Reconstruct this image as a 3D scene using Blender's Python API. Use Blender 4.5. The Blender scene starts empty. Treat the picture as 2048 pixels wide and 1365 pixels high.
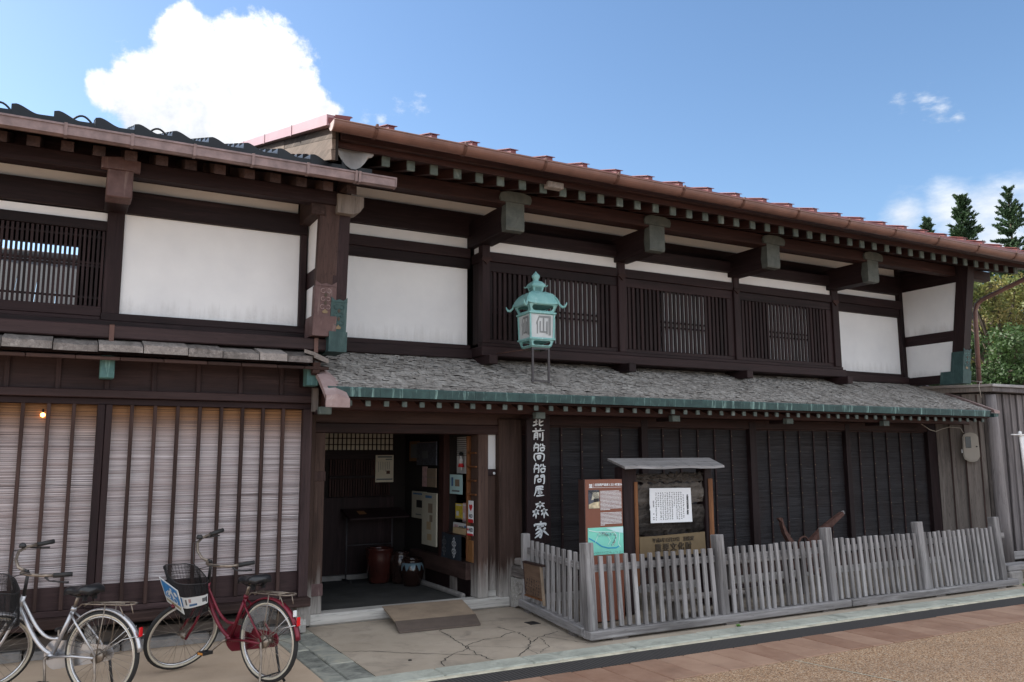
import bpy, math, random
import numpy as np
from mathutils import Vector, Matrix, Euler

random.seed(11)
rng = np.random.default_rng(7)
SC = bpy.context.scene
COL = SC.collection
R = math.radians

# ------------------------------------------------------------------ camera
cam_d = bpy.data.cameras.new('camera')
cam = bpy.data.objects.new('camera', cam_d)
COL.objects.link(cam)
cam_d.sensor_width = 36.0
cam_d.lens = 29.08
cam_d.clip_start = 0.05
cam_d.clip_end = 3000
PITCH, YAW, ROLL = R(7.98), R(28.55), R(-0.27)
fwd = Vector((math.sin(YAW) * math.cos(PITCH), math.cos(YAW) * math.cos(PITCH), math.sin(PITCH)))
right = Vector((math.cos(YAW), -math.sin(YAW), 0))
up = right.cross(fwd)
r2 = right * math.cos(ROLL) + up * math.sin(ROLL)
u2 = up * math.cos(ROLL) - right * math.sin(ROLL)
m = Matrix((r2, u2, -fwd)).transposed().to_4x4()
m.translation = (0, 0, 1.7)
cam.matrix_world = m
SC.camera = cam

# ------------------------------------------------------------------ light, sky
SUN_EL, SUN_AZ = R(37), R(-42)          # azimuth measured from +Y towards +X
SKY_STRENGTH = 0.076
EXPOSURE = 1.45
SC.view_settings.view_transform = 'Standard'
SC.view_settings.look = 'None'
SC.view_settings.gamma = 1
SC.view_settings.use_curve_mapping = False
SC.view_settings.exposure = EXPOSURE
SC.cycles.max_bounces = 8
SC.cycles.diffuse_bounces = 5
SC.cycles.transparent_max_bounces = 12
SC.cycles.use_denoising = True

sun_dir = Vector((math.sin(SUN_AZ) * math.cos(SUN_EL), math.cos(SUN_AZ) * math.cos(SUN_EL), math.sin(SUN_EL)))
sd = bpy.data.lights.new('sun', 'SUN')
sd.energy = 3.8
sd.angle = R(0.5)
sd.color = (1, .95, .87)
sun = bpy.data.objects.new('sun', sd)
COL.objects.link(sun)
sun.rotation_euler = (-sun_dir).to_track_quat('-Z', 'Y').to_euler()

W_ = bpy.data.worlds.new('World')
SC.world = W_
W_.use_nodes = True
nt = W_.node_tree
nt.nodes.clear()
L = nt.links


def wn(t, **kw):
    n = nt.nodes.new(t)
    for k, v in kw.items():
        setattr(n, k, v)
    return n


def wmath(op, a, b=None, c=None, clamp=False):
    n = wn('ShaderNodeMath', operation=op)
    n.use_clamp = clamp
    for i, x in enumerate((a, b, c)):
        if x is None:
            continue
        if isinstance(x, (int, float)):
            n.inputs[i].default_value = x
        else:
            L.new(x, n.inputs[i])
    return n.outputs[0]


def wdot(v, vec):
    n = wn('ShaderNodeVectorMath', operation='DOT_PRODUCT')
    L.new(v, n.inputs[0])
    n.inputs[1].default_value = vec
    return n.outputs['Value']


tc = wn('ShaderNodeTexCoord')
DIR = tc.outputs['Generated']
sky = wn('ShaderNodeTexSky', sky_type='NISHITA')
sky.sun_disc = False
sky.sun_elevation = SUN_EL
sky.sun_rotation = SUN_AZ
sky.altitude = 0
sky.air_density = 1.0
sky.dust_density = 0.5
sky.ozone_density = 1.6


def cloud_mask(az, el, lobes, nscale, namp, edge, stretch=1.0, detail=9):
    """a cloud standing at azimuth az, elevation el; lobes = (u, v, radius) in degrees"""
    az, el = R(az), R(el)
    c = Vector((math.sin(az) * math.cos(el), math.cos(az) * math.cos(el), math.sin(el)))
    e1 = Vector((math.cos(az), -math.sin(az), 0))
    e2 = e1.cross(c)
    d = wdot(DIR, c)
    d = wmath('MAXIMUM', d, 0.05)
    u = wmath('MULTIPLY', wmath('DIVIDE', wdot(DIR, e1), d), 57.3)
    v = wmath('MULTIPLY', wmath('DIVIDE', wdot(DIR, e2), d), 57.3)
    cb = wn('ShaderNodeCombineXYZ')
    L.new(wmath('MULTIPLY', u, 1 / stretch), cb.inputs[0])
    L.new(v, cb.inputs[1])
    cb.inputs[2].default_value = az * 7
    no = wn('ShaderNodeTexNoise')
    no.inputs['Scale'].default_value = nscale
    no.inputs['Detail'].default_value = detail
    no.inputs['Roughness'].default_value = 0.62
    L.new(cb.outputs[0], no.inputs['Vector'])
    f = None
    for (lu, lv, lr) in lobes:
        du = wmath('SUBTRACT', u, lu)
        dv = wmath('SUBTRACT', v, lv)
        dd = wmath('SQRT', wmath('ADD', wmath('POWER', wmath('ABSOLUTE', du), 2), wmath('POWER', wmath('ABSOLUTE', dv), 2)))
        g = wmath('SUBTRACT', 1.0, wmath('DIVIDE', dd, lr))
        f = g if f is None else wmath('SMOOTH_MAX', f, g, 0.2)
    front = wmath('GREATER_THAN', wdot(DIR, c), 0.3)
    val = wmath('ADD', f, wmath('MULTIPLY', wmath('SUBTRACT', no.outputs['Fac'], 0.5), namp))
    mr = wn('ShaderNodeMapRange', interpolation_type='SMOOTHSTEP')
    L.new(val, mr.inputs['Value'])
    mr.inputs['From Min'].default_value = edge[0]
    mr.inputs['From Max'].default_value = edge[1]
    return wmath('MULTIPLY', mr.outputs[0], front), no.outputs['Fac'], v, val


def mixc(fac, a, b):
    n = wn('ShaderNodeMix', data_type='RGBA')
    if isinstance(fac, (int, float)):
        n.inputs[0].default_value = fac
    else:
        L.new(fac, n.inputs[0])
    for i, x in ((6, a), (7, b)):
        if isinstance(x, tuple):
            n.inputs[i].default_value = (*x, 1)
        else:
            L.new(x, n.inputs[i])
    return n.outputs[2]


hs = wn('ShaderNodeHueSaturation')
hs.inputs['Saturation'].default_value = 1.10
L.new(sky.outputs[0], hs.inputs['Color'])
skyc = hs.outputs[0]
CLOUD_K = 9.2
# bright clouds added only outside the view, as fill light for the ground
sp = wn('ShaderNodeSeparateXYZ')
L.new(DIR, sp.inputs[0])
zz = wmath('ADD', wmath('MAXIMUM', sp.outputs[2], 0.0), 0.12)
pj = wn('ShaderNodeCombineXYZ')
L.new(wmath('DIVIDE', sp.outputs[0], zz), pj.inputs[0])
L.new(wmath('DIVIDE', sp.outputs[1], zz), pj.inputs[1])
no = wn('ShaderNodeTexNoise')
no.inputs['Scale'].default_value = 1.1
no.inputs['Detail'].default_value = 8
no.inputs['Roughness'].default_value = 0.55
L.new(pj.outputs[0], no.inputs['Vector'])
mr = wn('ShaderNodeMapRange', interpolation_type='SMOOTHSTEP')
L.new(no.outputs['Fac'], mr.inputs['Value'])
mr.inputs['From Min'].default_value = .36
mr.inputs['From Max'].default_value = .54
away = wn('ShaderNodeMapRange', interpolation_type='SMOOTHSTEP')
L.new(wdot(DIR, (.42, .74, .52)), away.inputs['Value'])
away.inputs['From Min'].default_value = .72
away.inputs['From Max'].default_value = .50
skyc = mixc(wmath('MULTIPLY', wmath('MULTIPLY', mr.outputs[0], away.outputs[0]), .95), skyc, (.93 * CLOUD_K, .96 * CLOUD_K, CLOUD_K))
CUM = [(-.97, 2.24, 3.1), (-2.15, 3.08, 1.6), (1.35, 2.62, 2.9), (3.62, 2.38, 3.2), (5.13, .75, 2.2), (-3.44, -.5, 3.2),
       (.04, -.91, 5.2), (4.33, -1.25, 4.2), (6.83, -.59, 1.9), (-5.79, -.55, 1.4), (-2.5, -3.09, 3.5), (1.97, -3.14, 4.4), (8.2, -1.2, 1.2)]
LOW = [(-3.24, .48, 1.7), (-.77, .42, 2.1), (1.57, .07, 2.5), (3.79, -.56, 3.1), (1.7, -1.73, 3.2)]
WISP = [(-1.45, .58, 1.1), (-.1, .46, 1.2), (.64, -.42, 1.3), (1.53, -.88, .9)]
WISP2 = [(-.66, .13, .9), (.82, .2, 1.2), (-1.8, -.72, .7), (-2.77, -.61, .8)]
for (az, el, lobes, ns, na, edge, st, op, br) in (
        (7.57, 23.19, CUM, .55, 1.05, (.05, .36), 1.0, 1.0, .72),
        (58.05, 14.47, LOW, .5, 1.5, (.02, 1.05), 1.9, .75, .66),
        (56.45, 21.14, WISP, 1.3, 2.6, (.35, 1.7), 2.0, .6, .7),
        (21.06, 23.45, WISP2, 1.5, 2.8, (.35, 1.7), 1.6, .55, .7)):
    msk, nz, vv, val = cloud_mask(az, el, lobes, ns, na, edge, st)
    # a white cloud with greyer folds and a greyer base
    sh = wn('ShaderNodeMapRange')
    L.new(wmath('ADD', wmath('MULTIPLY', nz, 1.1), wmath('MULTIPLY', vv, .05)), sh.inputs['Value'])
    sh.inputs['From Min'].default_value = .10
    sh.inputs['From Max'].default_value = .85
    k = CLOUD_K * br
    cc = mixc(sh.outputs[0], (.46 * k, .50 * k, .57 * k), (1.0 * k, 1.0 * k, 1.0 * k))
    skyc = mixc(wmath('MULTIPLY', msk, op), skyc, cc)
bg = wn('ShaderNodeBackground')
bg.inputs['Strength'].default_value = SKY_STRENGTH
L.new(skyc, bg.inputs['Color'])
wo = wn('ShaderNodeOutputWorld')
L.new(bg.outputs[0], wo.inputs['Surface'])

# ------------------------------------------------------------------ materials
MATS = {}


class NT:
    """small helper round a material's node tree"""

    def __init__(s, name, base=(.5, .5, .5), rough=.6, metal=0.0, spec=.5):
        s.m = bpy.data.materials.new(name)
        s.m.use_nodes = True
        s.t = s.m.node_tree
        s.b = s.t.nodes['Principled BSDF']
        s.b.inputs['Base Color'].default_value = (*base, 1)
        s.b.inputs['Roughness'].default_value = rough
        s.b.inputs['Metallic'].default_value = metal
        s.b.inputs['Specular IOR Level'].default_value = spec
        MATS[name] = s.m

    def n(s, t, **kw):
        n = s.t.nodes.new(t)
        for k, v in kw.items():
            setattr(n, k, v)
        return n

    def l(s, a, b):
        s.t.links.new(a, b)

    def coords(s, scale=(1, 1, 1), world=False):
        """object coordinates, shifted per object so alike pieces differ"""
        if world:
            g = s.n('ShaderNodeNewGeometry').outputs['Position']
        else:
            t = s.n('ShaderNodeTexCoord').outputs['Object']
            oi = s.n('ShaderNodeObjectInfo')
            mu = s.n('ShaderNodeVectorMath', operation='SCALE')
            cx = s.n('ShaderNodeCombineXYZ')
            for i in range(3):
                s.l(oi.outputs['Random'], cx.inputs[i])
            s.l(cx.outputs[0], mu.inputs[0])
            mu.inputs['Scale'].default_value = 53.0
            ad = s.n('ShaderNodeVectorMath', operation='ADD')
            s.l(t, ad.inputs[0])
            s.l(mu.outputs[0], ad.inputs[1])
            g = ad.outputs[0]
        mp = s.n('ShaderNodeVectorMath', operation='MULTIPLY')
        s.l(g, mp.inputs[0])
        mp.inputs[1].default_value = scale
        return mp.outputs[0]

    def noise(s, vec, scale, detail=4, rough=.55, dist=0.0):
        n = s.n('ShaderNodeTexNoise')
        n.inputs['Scale'].default_value = scale
        n.inputs['Detail'].default_value = detail
        n.inputs['Roughness'].default_value = rough
        n.inputs['Distortion'].default_value = dist
        s.l(vec, n.inputs['Vector'])
        return n.outputs['Fac']

    def ramp(s, fac, stops):
        r = s.n('ShaderNodeValToRGB')
        e = r.color_ramp.elements
        while len(e) < len(stops):
            e.new(.5)
        for el, (p, c) in zip(e, stops):
            el.position = p
            el.color = (*c, 1) if not isinstance(c, (int, float)) else (c, c, c, 1)
        s.l(fac, r.inputs[0])
        return r.outputs[0]

    def math(s, op, a, b=None, clamp=False):
        n = s.n('ShaderNodeMath', operation=op)
        n.use_clamp = clamp
        for i, x in enumerate((a, b)):
            if x is None:
                continue
            if isinstance(x, (int, float)):
                n.inputs[i].default_value = x
            else:
                s.l(x, n.inputs[i])
        return n.outputs[0]

    def mix(s, fac, a, b, mode='MIX'):
        n = s.n('ShaderNodeMix', data_type='RGBA', blend_type=mode)
        for sock, x in ((n.inputs[0], fac), (n.inputs[6], a), (n.inputs[7], b)):
            if isinstance(x, (int, float)):
                sock.default_value = x
            elif isinstance(x, tuple):
                sock.default_value = (*x, 1)
            else:
                s.l(x, sock)
        return n.outputs[2]

    def col(s, c):
        s.l(c, s.b.inputs['Base Color'])

    def bump(s, h, dist=.004, strength=.6):
        b = s.n('ShaderNodeBump')
        b.inputs['Distance'].default_value = dist
        b.inputs['Strength'].default_value = strength
        s.l(h, b.inputs['Height'])
        s.l(b.outputs[0], s.b.inputs['Normal'])

    def random(s):
        return s.n('ShaderNodeObjectInfo').outputs['Random']


def wood(name, dark, light, axis='x', rough=.7, grain=26, pale=None, pale_top=.35, var=.35, bump=.003):
    """timber with grain along one axis; pale = weathered foot reaching up to world height pale_top"""
    k = NT(name, rough=rough, spec=.22)
    sc = {'x': (.06, 1, 1), 'y': (1, .06, 1), 'z': (1, 1, .06)}[axis]
    v = k.coords(sc)
    g = k.noise(v, grain, 5, .65, .6)
    b = k.noise(k.coords({'x': (.25, 1, 1), 'y': (1, .25, 1), 'z': (1, 1, .25)}[axis]), 3.0, 3)
    f = k.math('ADD', k.math('MULTIPLY', g, .75), k.math('MULTIPLY', b, .4))
    f = k.math('ADD', f, k.math('MULTIPLY', k.math('SUBTRACT', k.random(), .5), var))
    c = k.ramp(f, [(.3, dark), (.85, light)])
    # rubbed and sun-bleached streaks, and darker water marks
    ws = k.noise(k.coords({'x': (.10, 2, 2), 'y': (2, .10, 2), 'z': (2, 2, .10)}[axis]), 9, 5, .7, .3)
    c = k.mix(k.math('MULTIPLY', k.ramp(ws, [(.56, 0.0), (.74, 1.0)]), .42), c, tuple(min(.7, x * 1.9 + .018) for x in light))
    c = k.mix(k.math('MULTIPLY', k.ramp(b, [(.30, 1.0), (.46, 0.0)]), .5), c, tuple(x * .6 for x in dark))
    if pale:
        pos = k.n('ShaderNodeNewGeometry').outputs['Position']
        sx = k.n('ShaderNodeSeparateXYZ')
        k.l(pos, sx.inputs[0])
        h = k.math('SUBTRACT', pale_top, sx.outputs[2])
        h = k.math('DIVIDE', h, pale_top)
        h = k.math('ADD', h, k.math('MULTIPLY', k.math('SUBTRACT', g, .5), 1.6))
        h = k.math('MULTIPLY', h, 1.4, True)
        c = k.mix(h, c, pale)
    # drying checks: thin dark lines along the grain
    ck = k.noise(k.coords({'x': (.035, 1, 1), 'y': (1, .035, 1), 'z': (1, 1, .035)}[axis]), 34, 3, .5, .25)
    c = k.mix(k.math('MULTIPLY', k.ramp(ck, [(.485, 0.0), (.50, 1.0), (.515, 0.0)]), .5), c, tuple(x * .35 for x in dark))
    k.col(c)
    k.bump(g, bump, .7)
    return k.m


DW_D, DW_L = (.0085, .0040, .0050), (.032, .0165, .0180)
for ax in 'xyz':
    wood('dark_wood_' + ax, DW_D, DW_L, ax, .62)
    wood('eave_wood_' + ax, (.014, .0055, .0050), (.052, .021, .018), ax, .6)
    wood('brown_wood_' + ax, (.022, .012, .0105), (.070, .041, .036), ax, .7)
    wood('purple_wood_' + ax, (.021, .0115, .0125), (.056, .033, .0335), ax, .6, var=.2)
    wood('grey_wood_' + ax, (.105, .097, .096), (.385, .368, .37), ax, .85, var=.3, bump=.005)
    wood('old_wood_' + ax, (.085, .074, .070), (.29, .26, .245), ax, .85, bump=.006)
wood('tablet_wood_x', (.085, .052, .036), (.21, .135, .095), 'x', .75, 20)
wood('foot_wood_z', (.028, .016, .013), (.085, .052, .042), 'z', .75, pale=(.34, .32, .30), pale_top=.50)
wood('white_wood_x', (.20, .185, .17), (.58, .56, .53), 'x', .85, 14, bump=.008)
wood('plank_wood_z', (.062, .053, .050), (.20, .172, .155), 'z', .85, 18, var=.45, bump=.006)
wood('plank_wood_grey_z', (.085, .075, .078), (.26, .235, .235), 'z', .85, 18, var=.4, bump=.006)
wood('gable_wood_y', (.045, .032, .027), (.17, .13, .108), 'y', .88, 16, var=.4, bump=.012)
wood('driftwood_x', (.014, .011, .010), (.15, .13, .115), 'x', .9, 12, bump=.03)
wood('orange_wood_z', (.10, .038, .016), (.30, .13, .055), 'z', .6, 20)

k = NT('plaster', rough=.9, spec=.2)
v = k.coords((1, 1, 1), True)
f = k.noise(v, 2.2, 5, .6)
f2 = k.noise(v, 26, 3)
c = k.ramp(f, [(.25, (.70, .71, .735)), (.75, (.80, .81, .825))])
st = k.ramp(k.noise(v, 7.0, 6, .7), [(.66, 0.0), (.80, 1.0)])
c = k.mix(k.math('MULTIPLY', st, .25), c, (.42, .40, .38))
# rain splash and dust gathered along the lower timber, in uneven streaks
ob = k.n('ShaderNodeTexCoord').outputs['Generated']
sx = k.n('ShaderNodeSeparateXYZ')
k.l(ob, sx.inputs[0])
sk = k.noise(k.coords((14, 14, 1.0), True), 1.0, 5, .65)
sp_ = k.noise(v, 40, 4, .7)
h = k.math('ADD', sx.outputs[2], k.math('MULTIPLY', k.math('SUBTRACT', sk, .5), .55))
h = k.ramp(h, [(.0, 1.0), (.16, 0.0)])
c = k.mix(k.math('MULTIPLY', h, k.math('MULTIPLY', sp_, .55)), c, (.36, .35, .34))
k.col(c)
k.bump(f2, .002, .4)


def flat(name, base, rough=.6, metal=0.0, var=.12, scale=6.0, spec=.5, bump=0.0, bs=60):
    k = NT(name, base, rough, metal, spec)
    f = k.noise(k.coords((1, 1, 1)), scale, 5, .62)
    lo = tuple(x * (1 - var) for x in base)
    hi = tuple(min(1, x * (1 + var)) for x in base)
    k.col(k.ramp(f, [(.3, lo), (.7, hi)]))
    if bump:
        k.bump(k.noise(k.coords((1, 1, 1)), bs, 4), bump, .6)
    return k


def patina(name, a, b, streak, sc=(9, 9, 1.1), rough=.65):
    k = NT(name, a, rough, 0, .4)
    v = k.coords((1, 1, 1), True)
    f = k.noise(k.coords(sc, True), 3.0, 5, .6, .4)
    g = k.noise(v, 9, 5, .65)
    c = k.ramp(g, [(.3, a), (.7, b)])
    k.col(k.mix(k.ramp(f, [(.56, 0.0), (.68, 1.0)]), c, streak))
    k.bump(g, .002, .4)


patina('patina', (.040, .105, .105), (.085, .19, .185), (.20, .36, .34))
patina('patina_fascia', (.015, .038, .040), (.036, .082, .080), (.17, .28, .265), (7, 7, .5))
patina('patina_dark', (.018, .045, .047), (.040, .085, .085), (.055, .10, .10))
patina('patina_grey', (.055, .066, .062), (.11, .12, .11), (.07, .08, .075), (3, 3, 2))
patina('patina_cap', (.06, .085, .08), (.13, .16, .152), (.19, .22, .21), (3, 3, 2))
patina('lantern_green', (.17, .40, .40), (.27, .51, .51), (.34, .56, .56), (8, 8, 2), .5)
patina('copper_purple', (.075, .040, .040), (.13, .078, .076), (.17, .12, .115), (8, 8, 1))
patina('copper_pink', (.24, .165, .16), (.33, .25, .245), (.38, .31, .305), (3, 3, 3))
patina('copper_brown', (.135, .078, .062), (.19, .115, .092), (.15, .09, .07), (3, 3, 3))
flat('gutter_copper', (.185, .100, .083), .5, .25, .22, 4)
flat('gutter_lilac', (.215, .155, .155), .5, .2, .3, 9)
flat('clamp_brown', (.11, .052, .04), .5, .3)
flat('red_metal', (.155, .024, .023), .4, .0, .2, 3)
flat('verge_metal', (.30, .16, .175), .45, .1, .15, 2)
flat('tile_glaze', (.010, .012, .016), .30, 0, .3, 5, .28)
flat('iron', (.06, .055, .06), .55, .4, .2, 20)
flat('iron_black', (.012, .012, .014), .45, .2)
flat('rust', (.085, .042, .034), .85, .1, .45, 18, .3, .006, 40)
flat('ceramic_red', (.050, .014, .011), .13, 0, .35, 5, .6)
flat('ceramic_dark', (.026, .014, .012), .15, 0, .35, 5, .6)
k = flat('ceramic_drip', (.020, .010, .008), .10, 0, .3, 5, .6)
sx = k.n('ShaderNodeSeparateXYZ')
k.l(k.n('ShaderNodeTexCoord').outputs['Object'], sx.inputs[0])
an = k.math('ARCTAN2', sx.outputs[1], sx.outputs[0])
dr = k.math('SINE', k.math('MULTIPLY', an, 11.0))
dl = k.math('ADD', k.math('MULTIPLY', dr, .035), .20)
dl = k.math('ADD', dl, k.math('MULTIPLY', k.noise(k.coords((6, 6, 6)), 1.0, 2), .06))
hi = k.math('MULTIPLY', k.math('GREATER_THAN', sx.outputs[2], dl), k.math('LESS_THAN', sx.outputs[2], .285))
k.col(k.mix(hi, (.020, .010, .008), (.13, .20, .24)))

flat('paper', (.62, .62, .63), .85, 0, .05)
flat('paper_warm', (.55, .50, .40), .85, 0, .08)
flat('paper_white', (.78, .79, .82), .6, 0, .03)
flat('lantern_panel', (.50, .53, .55), .6, 0, .08)
flat('shoji_paper', (.82, .84, .88), .9, 0, .04)
flat('board_cream', (.50, .47, .38), .7, 0, .08)
flat('ink', (.012, .012, .014), .7, 0, .1)
flat('emblem_grey', (.20, .215, .225), .7, 0, .1)
flat('zinc', (.30, .30, .31), .5, .3, .15, 8)
flat('rear_tile', (.035, .035, .037), .7, 0, .3, 14)
flat('ink_grey', (.13, .14, .15), .7, 0, .1)
flat('sign_white', (.74, .77, .80), .6, 0, .06)
flat('sign_red', (.55, .02, .03), .5, 0, .05)
flat('sign_brown', (.185, .060, .034), .45, 0, .06)
flat('sign_side', (.040, .020, .018), .5)
flat('map_green', (.20, .62, .50), .5, 0, .1, 4)
flat('map_pale', (.50, .72, .74), .5, 0, .1, 4)
flat('map_blue', (.02, .28, .50), .5)
flat('map_road', (.60, .76, .74), .5)
flat('photo_dark', (.05, .055, .075), .5, 0, .9, 30)
flat('photo_light', (.50, .42, .28), .5, 0, .6, 20)
flat('bronze', (.165, .115, .062), .45, .3, .12, 12)
flat('bronze_dark', (.045, .030, .018), .5, .3)
flat('yellow_print', (.62, .48, .05), .6, 0, .3, 25)
flat('blue_print', (.06, .16, .33), .6, 0, .4, 20)
flat('pink_print', (.55, .36, .36), .6, 0, .3, 20)
flat('carton', (.42, .31, .18), .8)
flat('cloth_navy', (.014, .022, .034), .9, 0, .2)
flat('brown_panel', (.22, .10, .035), .6)
flat('meter_beige', (.32, .285, .245), .55, 0, .05, 4)
flat('glass_dark', (.02, .025, .03), .08)
flat('white_plastic', (.75, .75, .76), .4, 0, .05)
flat('cable', (.40, .36, .31), .7)
flat('rubber_black', (.012, .012, .013), .6, 0, .2)
flat('rubber_mat', (.115, .088, .074), .85, 0, .12, 8, .3, .002, 150)
flat('ply', (.27, .205, .15), .8, 0, .22, 4, .3, .002, 60)
flat('tyre_cream', (.52, .47, .38), .75, 0, .12, 12)
flat('tyre_tan', (.20, .165, .12), .8, 0, .2, 12)
flat('tyre_black', (.016, .016, .017), .75, 0, .2)
flat('chrome', (.55, .55, .56), .25, .9, .15, 14)
flat('chrome_dull', (.24, .20, .165), .4, .7, .4, 24)
flat('bike_red', (.155, .010, .024), .28, .25, .15, 5)
flat('bike_silver', (.50, .50, .52), .30, .75, .1, 5)
flat('bike_black', (.018, .018, .02), .45, .1, .2)
flat('saddle_black', (.014, .015, .018), .35, 0, .2)
flat('reflector_red', (.60, .012, .018), .15)
flat('amber', (.65, .26, .05), .3)
flat('basket_wire', (.022, .022, .024), .5, .3)
k = flat('skirt_net', (.20, .20, .20), .5)
k.b.inputs['Alpha'].default_value = .45
flat('ad_blue', (.015, .20, .52), .4, 0, .25, 40)
flat('ad_white', (.72, .75, .76), .45)
flat('ad_gold', (.33, .25, .09), .5)
flat('bark', (.075, .058, .045), .9, 0, .3, 12, .3, .02, 20)
flat('steel_white', (.72, .72, .73), .4)
flat('step_wood', (.145, .115, .098), .85, 0, .3, 5)

# reed blinds: split reeds, a warmer brown towards the top
k = NT('reed', rough=.8, spec=.25)
v = k.coords((1.6, 1, 260), True)
f = k.noise(v, 1.0, 3, .6)
f2 = k.noise(k.coords((.5, 1, 3.5), True), 2.0, 4, .6)
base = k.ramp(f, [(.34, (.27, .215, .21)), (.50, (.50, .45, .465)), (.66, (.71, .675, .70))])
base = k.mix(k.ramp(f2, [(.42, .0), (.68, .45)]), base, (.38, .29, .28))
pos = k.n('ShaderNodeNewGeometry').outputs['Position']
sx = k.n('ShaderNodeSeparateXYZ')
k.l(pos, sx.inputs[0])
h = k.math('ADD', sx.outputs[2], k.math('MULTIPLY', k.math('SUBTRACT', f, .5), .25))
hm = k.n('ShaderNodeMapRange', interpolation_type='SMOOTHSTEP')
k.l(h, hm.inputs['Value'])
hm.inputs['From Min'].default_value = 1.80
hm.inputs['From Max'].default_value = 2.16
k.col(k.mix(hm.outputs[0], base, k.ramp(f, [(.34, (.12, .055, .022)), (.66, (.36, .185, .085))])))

k = NT('reed_dark', rough=.75, spec=.3)
f = k.noise(k.coords((2.5, 1, 190), True), 1.0, 3, .6)
f2 = k.noise(k.coords((1, 1, .8), True), 3.5, 4, .6)
c = k.ramp(f, [(.33, (.010, .009, .011)), (.68, (.050, .047, .053))])
c = k.mix(k.ramp(f2, [(.45, .0), (.7, .5)]), c, (.030, .020, .019))
k.col(c)

# ground materials
k = NT('concrete', rough=.9, spec=.25)
v = k.coords((1, 1, 1), True)
f = k.noise(v, 1.3, 6, .6)
g = k.noise(v, 60, 4, .7)
s2 = k.noise(v, 3.2, 6, .65, .6)
c = k.ramp(f, [(.3, (.33, .275, .215)), (.72, (.47, .40, .325))])
c = k.mix(k.ramp(s2, [(.52, .0), (.72, .55)]), c, (.15, .13, .115))
c = k.mix(k.ramp(k.noise(v, 18, 4, .7), [(.62, .0), (.75, .25)]), c, (.45, .40, .34))
c = k.mix(k.math('MULTIPLY', g, .25), c, (.12, .10, .085))
k.col(c)
k.bump(g, .003, .5)

k = NT('apron', rough=.9, spec=.25)
f = k.noise(v2 := k.coords((1, 1, 1), True), 1.6, 5, .6)
g = k.noise(v2, 90, 4, .7)
c = k.ramp(f, [(.3, (.42, .32, .235)), (.72, (.55, .43, .325))])
k.col(k.mix(k.math('MULTIPLY', g, .3), c, (.22, .16, .115)))
k.bump(g, .003, .5)

k = NT('street', rough=.9, spec=.3)
v = k.coords((1, 1, 1), True)
vo = k.n('ShaderNodeTexVoronoi')
vo.inputs['Scale'].default_value = 95
k.l(v, vo.inputs['Vector'])
sp = k.n('ShaderNodeSeparateColor')
k.l(vo.outputs['Color'], sp.inputs[0])
c = k.ramp(sp.outputs[0], [(.0, (.27, .15, .08)), (.35, (.54, .32, .175)), (.7, (.64, .42, .255)), (1.0, (.74, .60, .45))])
c = k.mix(k.ramp(vo.outputs['Distance'], [(.35, .0), (.75, .8)]), c, (.10, .055, .03))
c = k.mix(k.ramp(k.noise(v, 1.1, 5, .6), [(.4, .0), (.75, .35)]), c, (.24, .155, .105))
c = k.mix(k.ramp(k.noise(v, .5, 6, .65, .5), [(.50, .0), (.70, .30)]), c, (.20, .14, .10))
c = k.mix(k.ramp(k.noise(v, 5.0, 5, .7), [(.66, .0), (.74, .35)]), c, (.13, .095, .07))
k.col(c)
k.bump(k.math('SUBTRACT', 1.0, vo.outputs['Distance']), .004, .8)

k = NT('paver_clay', rough=.85, spec=.3)
v = k.coords((1, 1, 1))
f = k.noise(v, 4, 5, .6)
f = k.math('ADD', f, k.math('MULTIPLY', k.math('SUBTRACT', k.random(), .5), .5))
c = k.ramp(f, [(.25, (.27, .15, .10)), (.8, (.42, .27, .19))])
g = k.noise(v, 110, 3, .7)
c = k.mix(k.ramp(k.noise(k.coords((1, 1, 1), True), 2.2, 6, .7, .6), [(.52, .0), (.72, .45)]), c, (.20, .135, .10))
k.col(k.mix(k.math('MULTIPLY', g, .3), c, (.14, .075, .05)))
k.bump(g, .002, .5)

k = NT('drain_dark', rough=.85, spec=.3)
v = k.coords((1, 1, 1), True)
wv = k.n('ShaderNodeTexWave')
wv.inputs['Scale'].default_value = 9
wv.inputs['Distortion'].default_value = 1.5
k.l(v, wv.inputs['Vector'])
g = k.noise(v, 60, 4, .7)
c = k.mix(wv.outputs['Fac'], (.024, .022, .022), (.080, .073, .070))
k.col(k.mix(k.math('MULTIPLY', g, .5), c, (.035, .032, .032)))
k.bump(wv.outputs['Fac'], .004, .7)

k = NT('kerb_stone', rough=.85, spec=.3)
v = k.coords((1, 1, 1), True)
f = k.noise(v, 4, 6, .65, .8)
c = k.ramp(f, [(.3, (.24, .255, .22)), (.62, (.47, .48, .42)), (.8, (.36, .27, .17))])
k.col(k.mix(k.math('MULTIPLY', k.noise(v, 50, 4, .7), .35), c, (.16, .16, .13)))
k.bump(k.noise(v, 30, 5, .7), .008, .7)

k = NT('slab_stone', rough=.85, spec=.3)
v = k.coords((1, 1, 1))
f = k.noise(v, 5, 6, .7, .8)
f = k.math('ADD', f, k.math('MULTIPLY', k.math('SUBTRACT', k.random(), .5), .3))
c = k.ramp(f, [(.3, (.10, .105, .095)), (.55, (.265, .27, .24)), (.8, (.38, .36, .29))])
k.col(c)
k.bump(k.noise(v, 25, 5, .7), .008, .7)

flat('cream_edge', (.50, .46, .36), .85, 0, .3, 8, .3, .003, 60)
flat('soil', (.15, .125, .10), .95, 0, .35, 5, .2, .01, 40)
flat('ground_grey', (.20, .185, .165), .95, 0, .25, 1)
flat('crack', (.035, .030, .026), .95)
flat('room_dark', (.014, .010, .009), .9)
flat('floor_dark', (.065, .064, .062), .9, 0, .3, 3, .2, .004, 30)
flat('stone_grey', (.24, .225, .215), .9, 0, .25, 8, .3, .01, 25)

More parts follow.
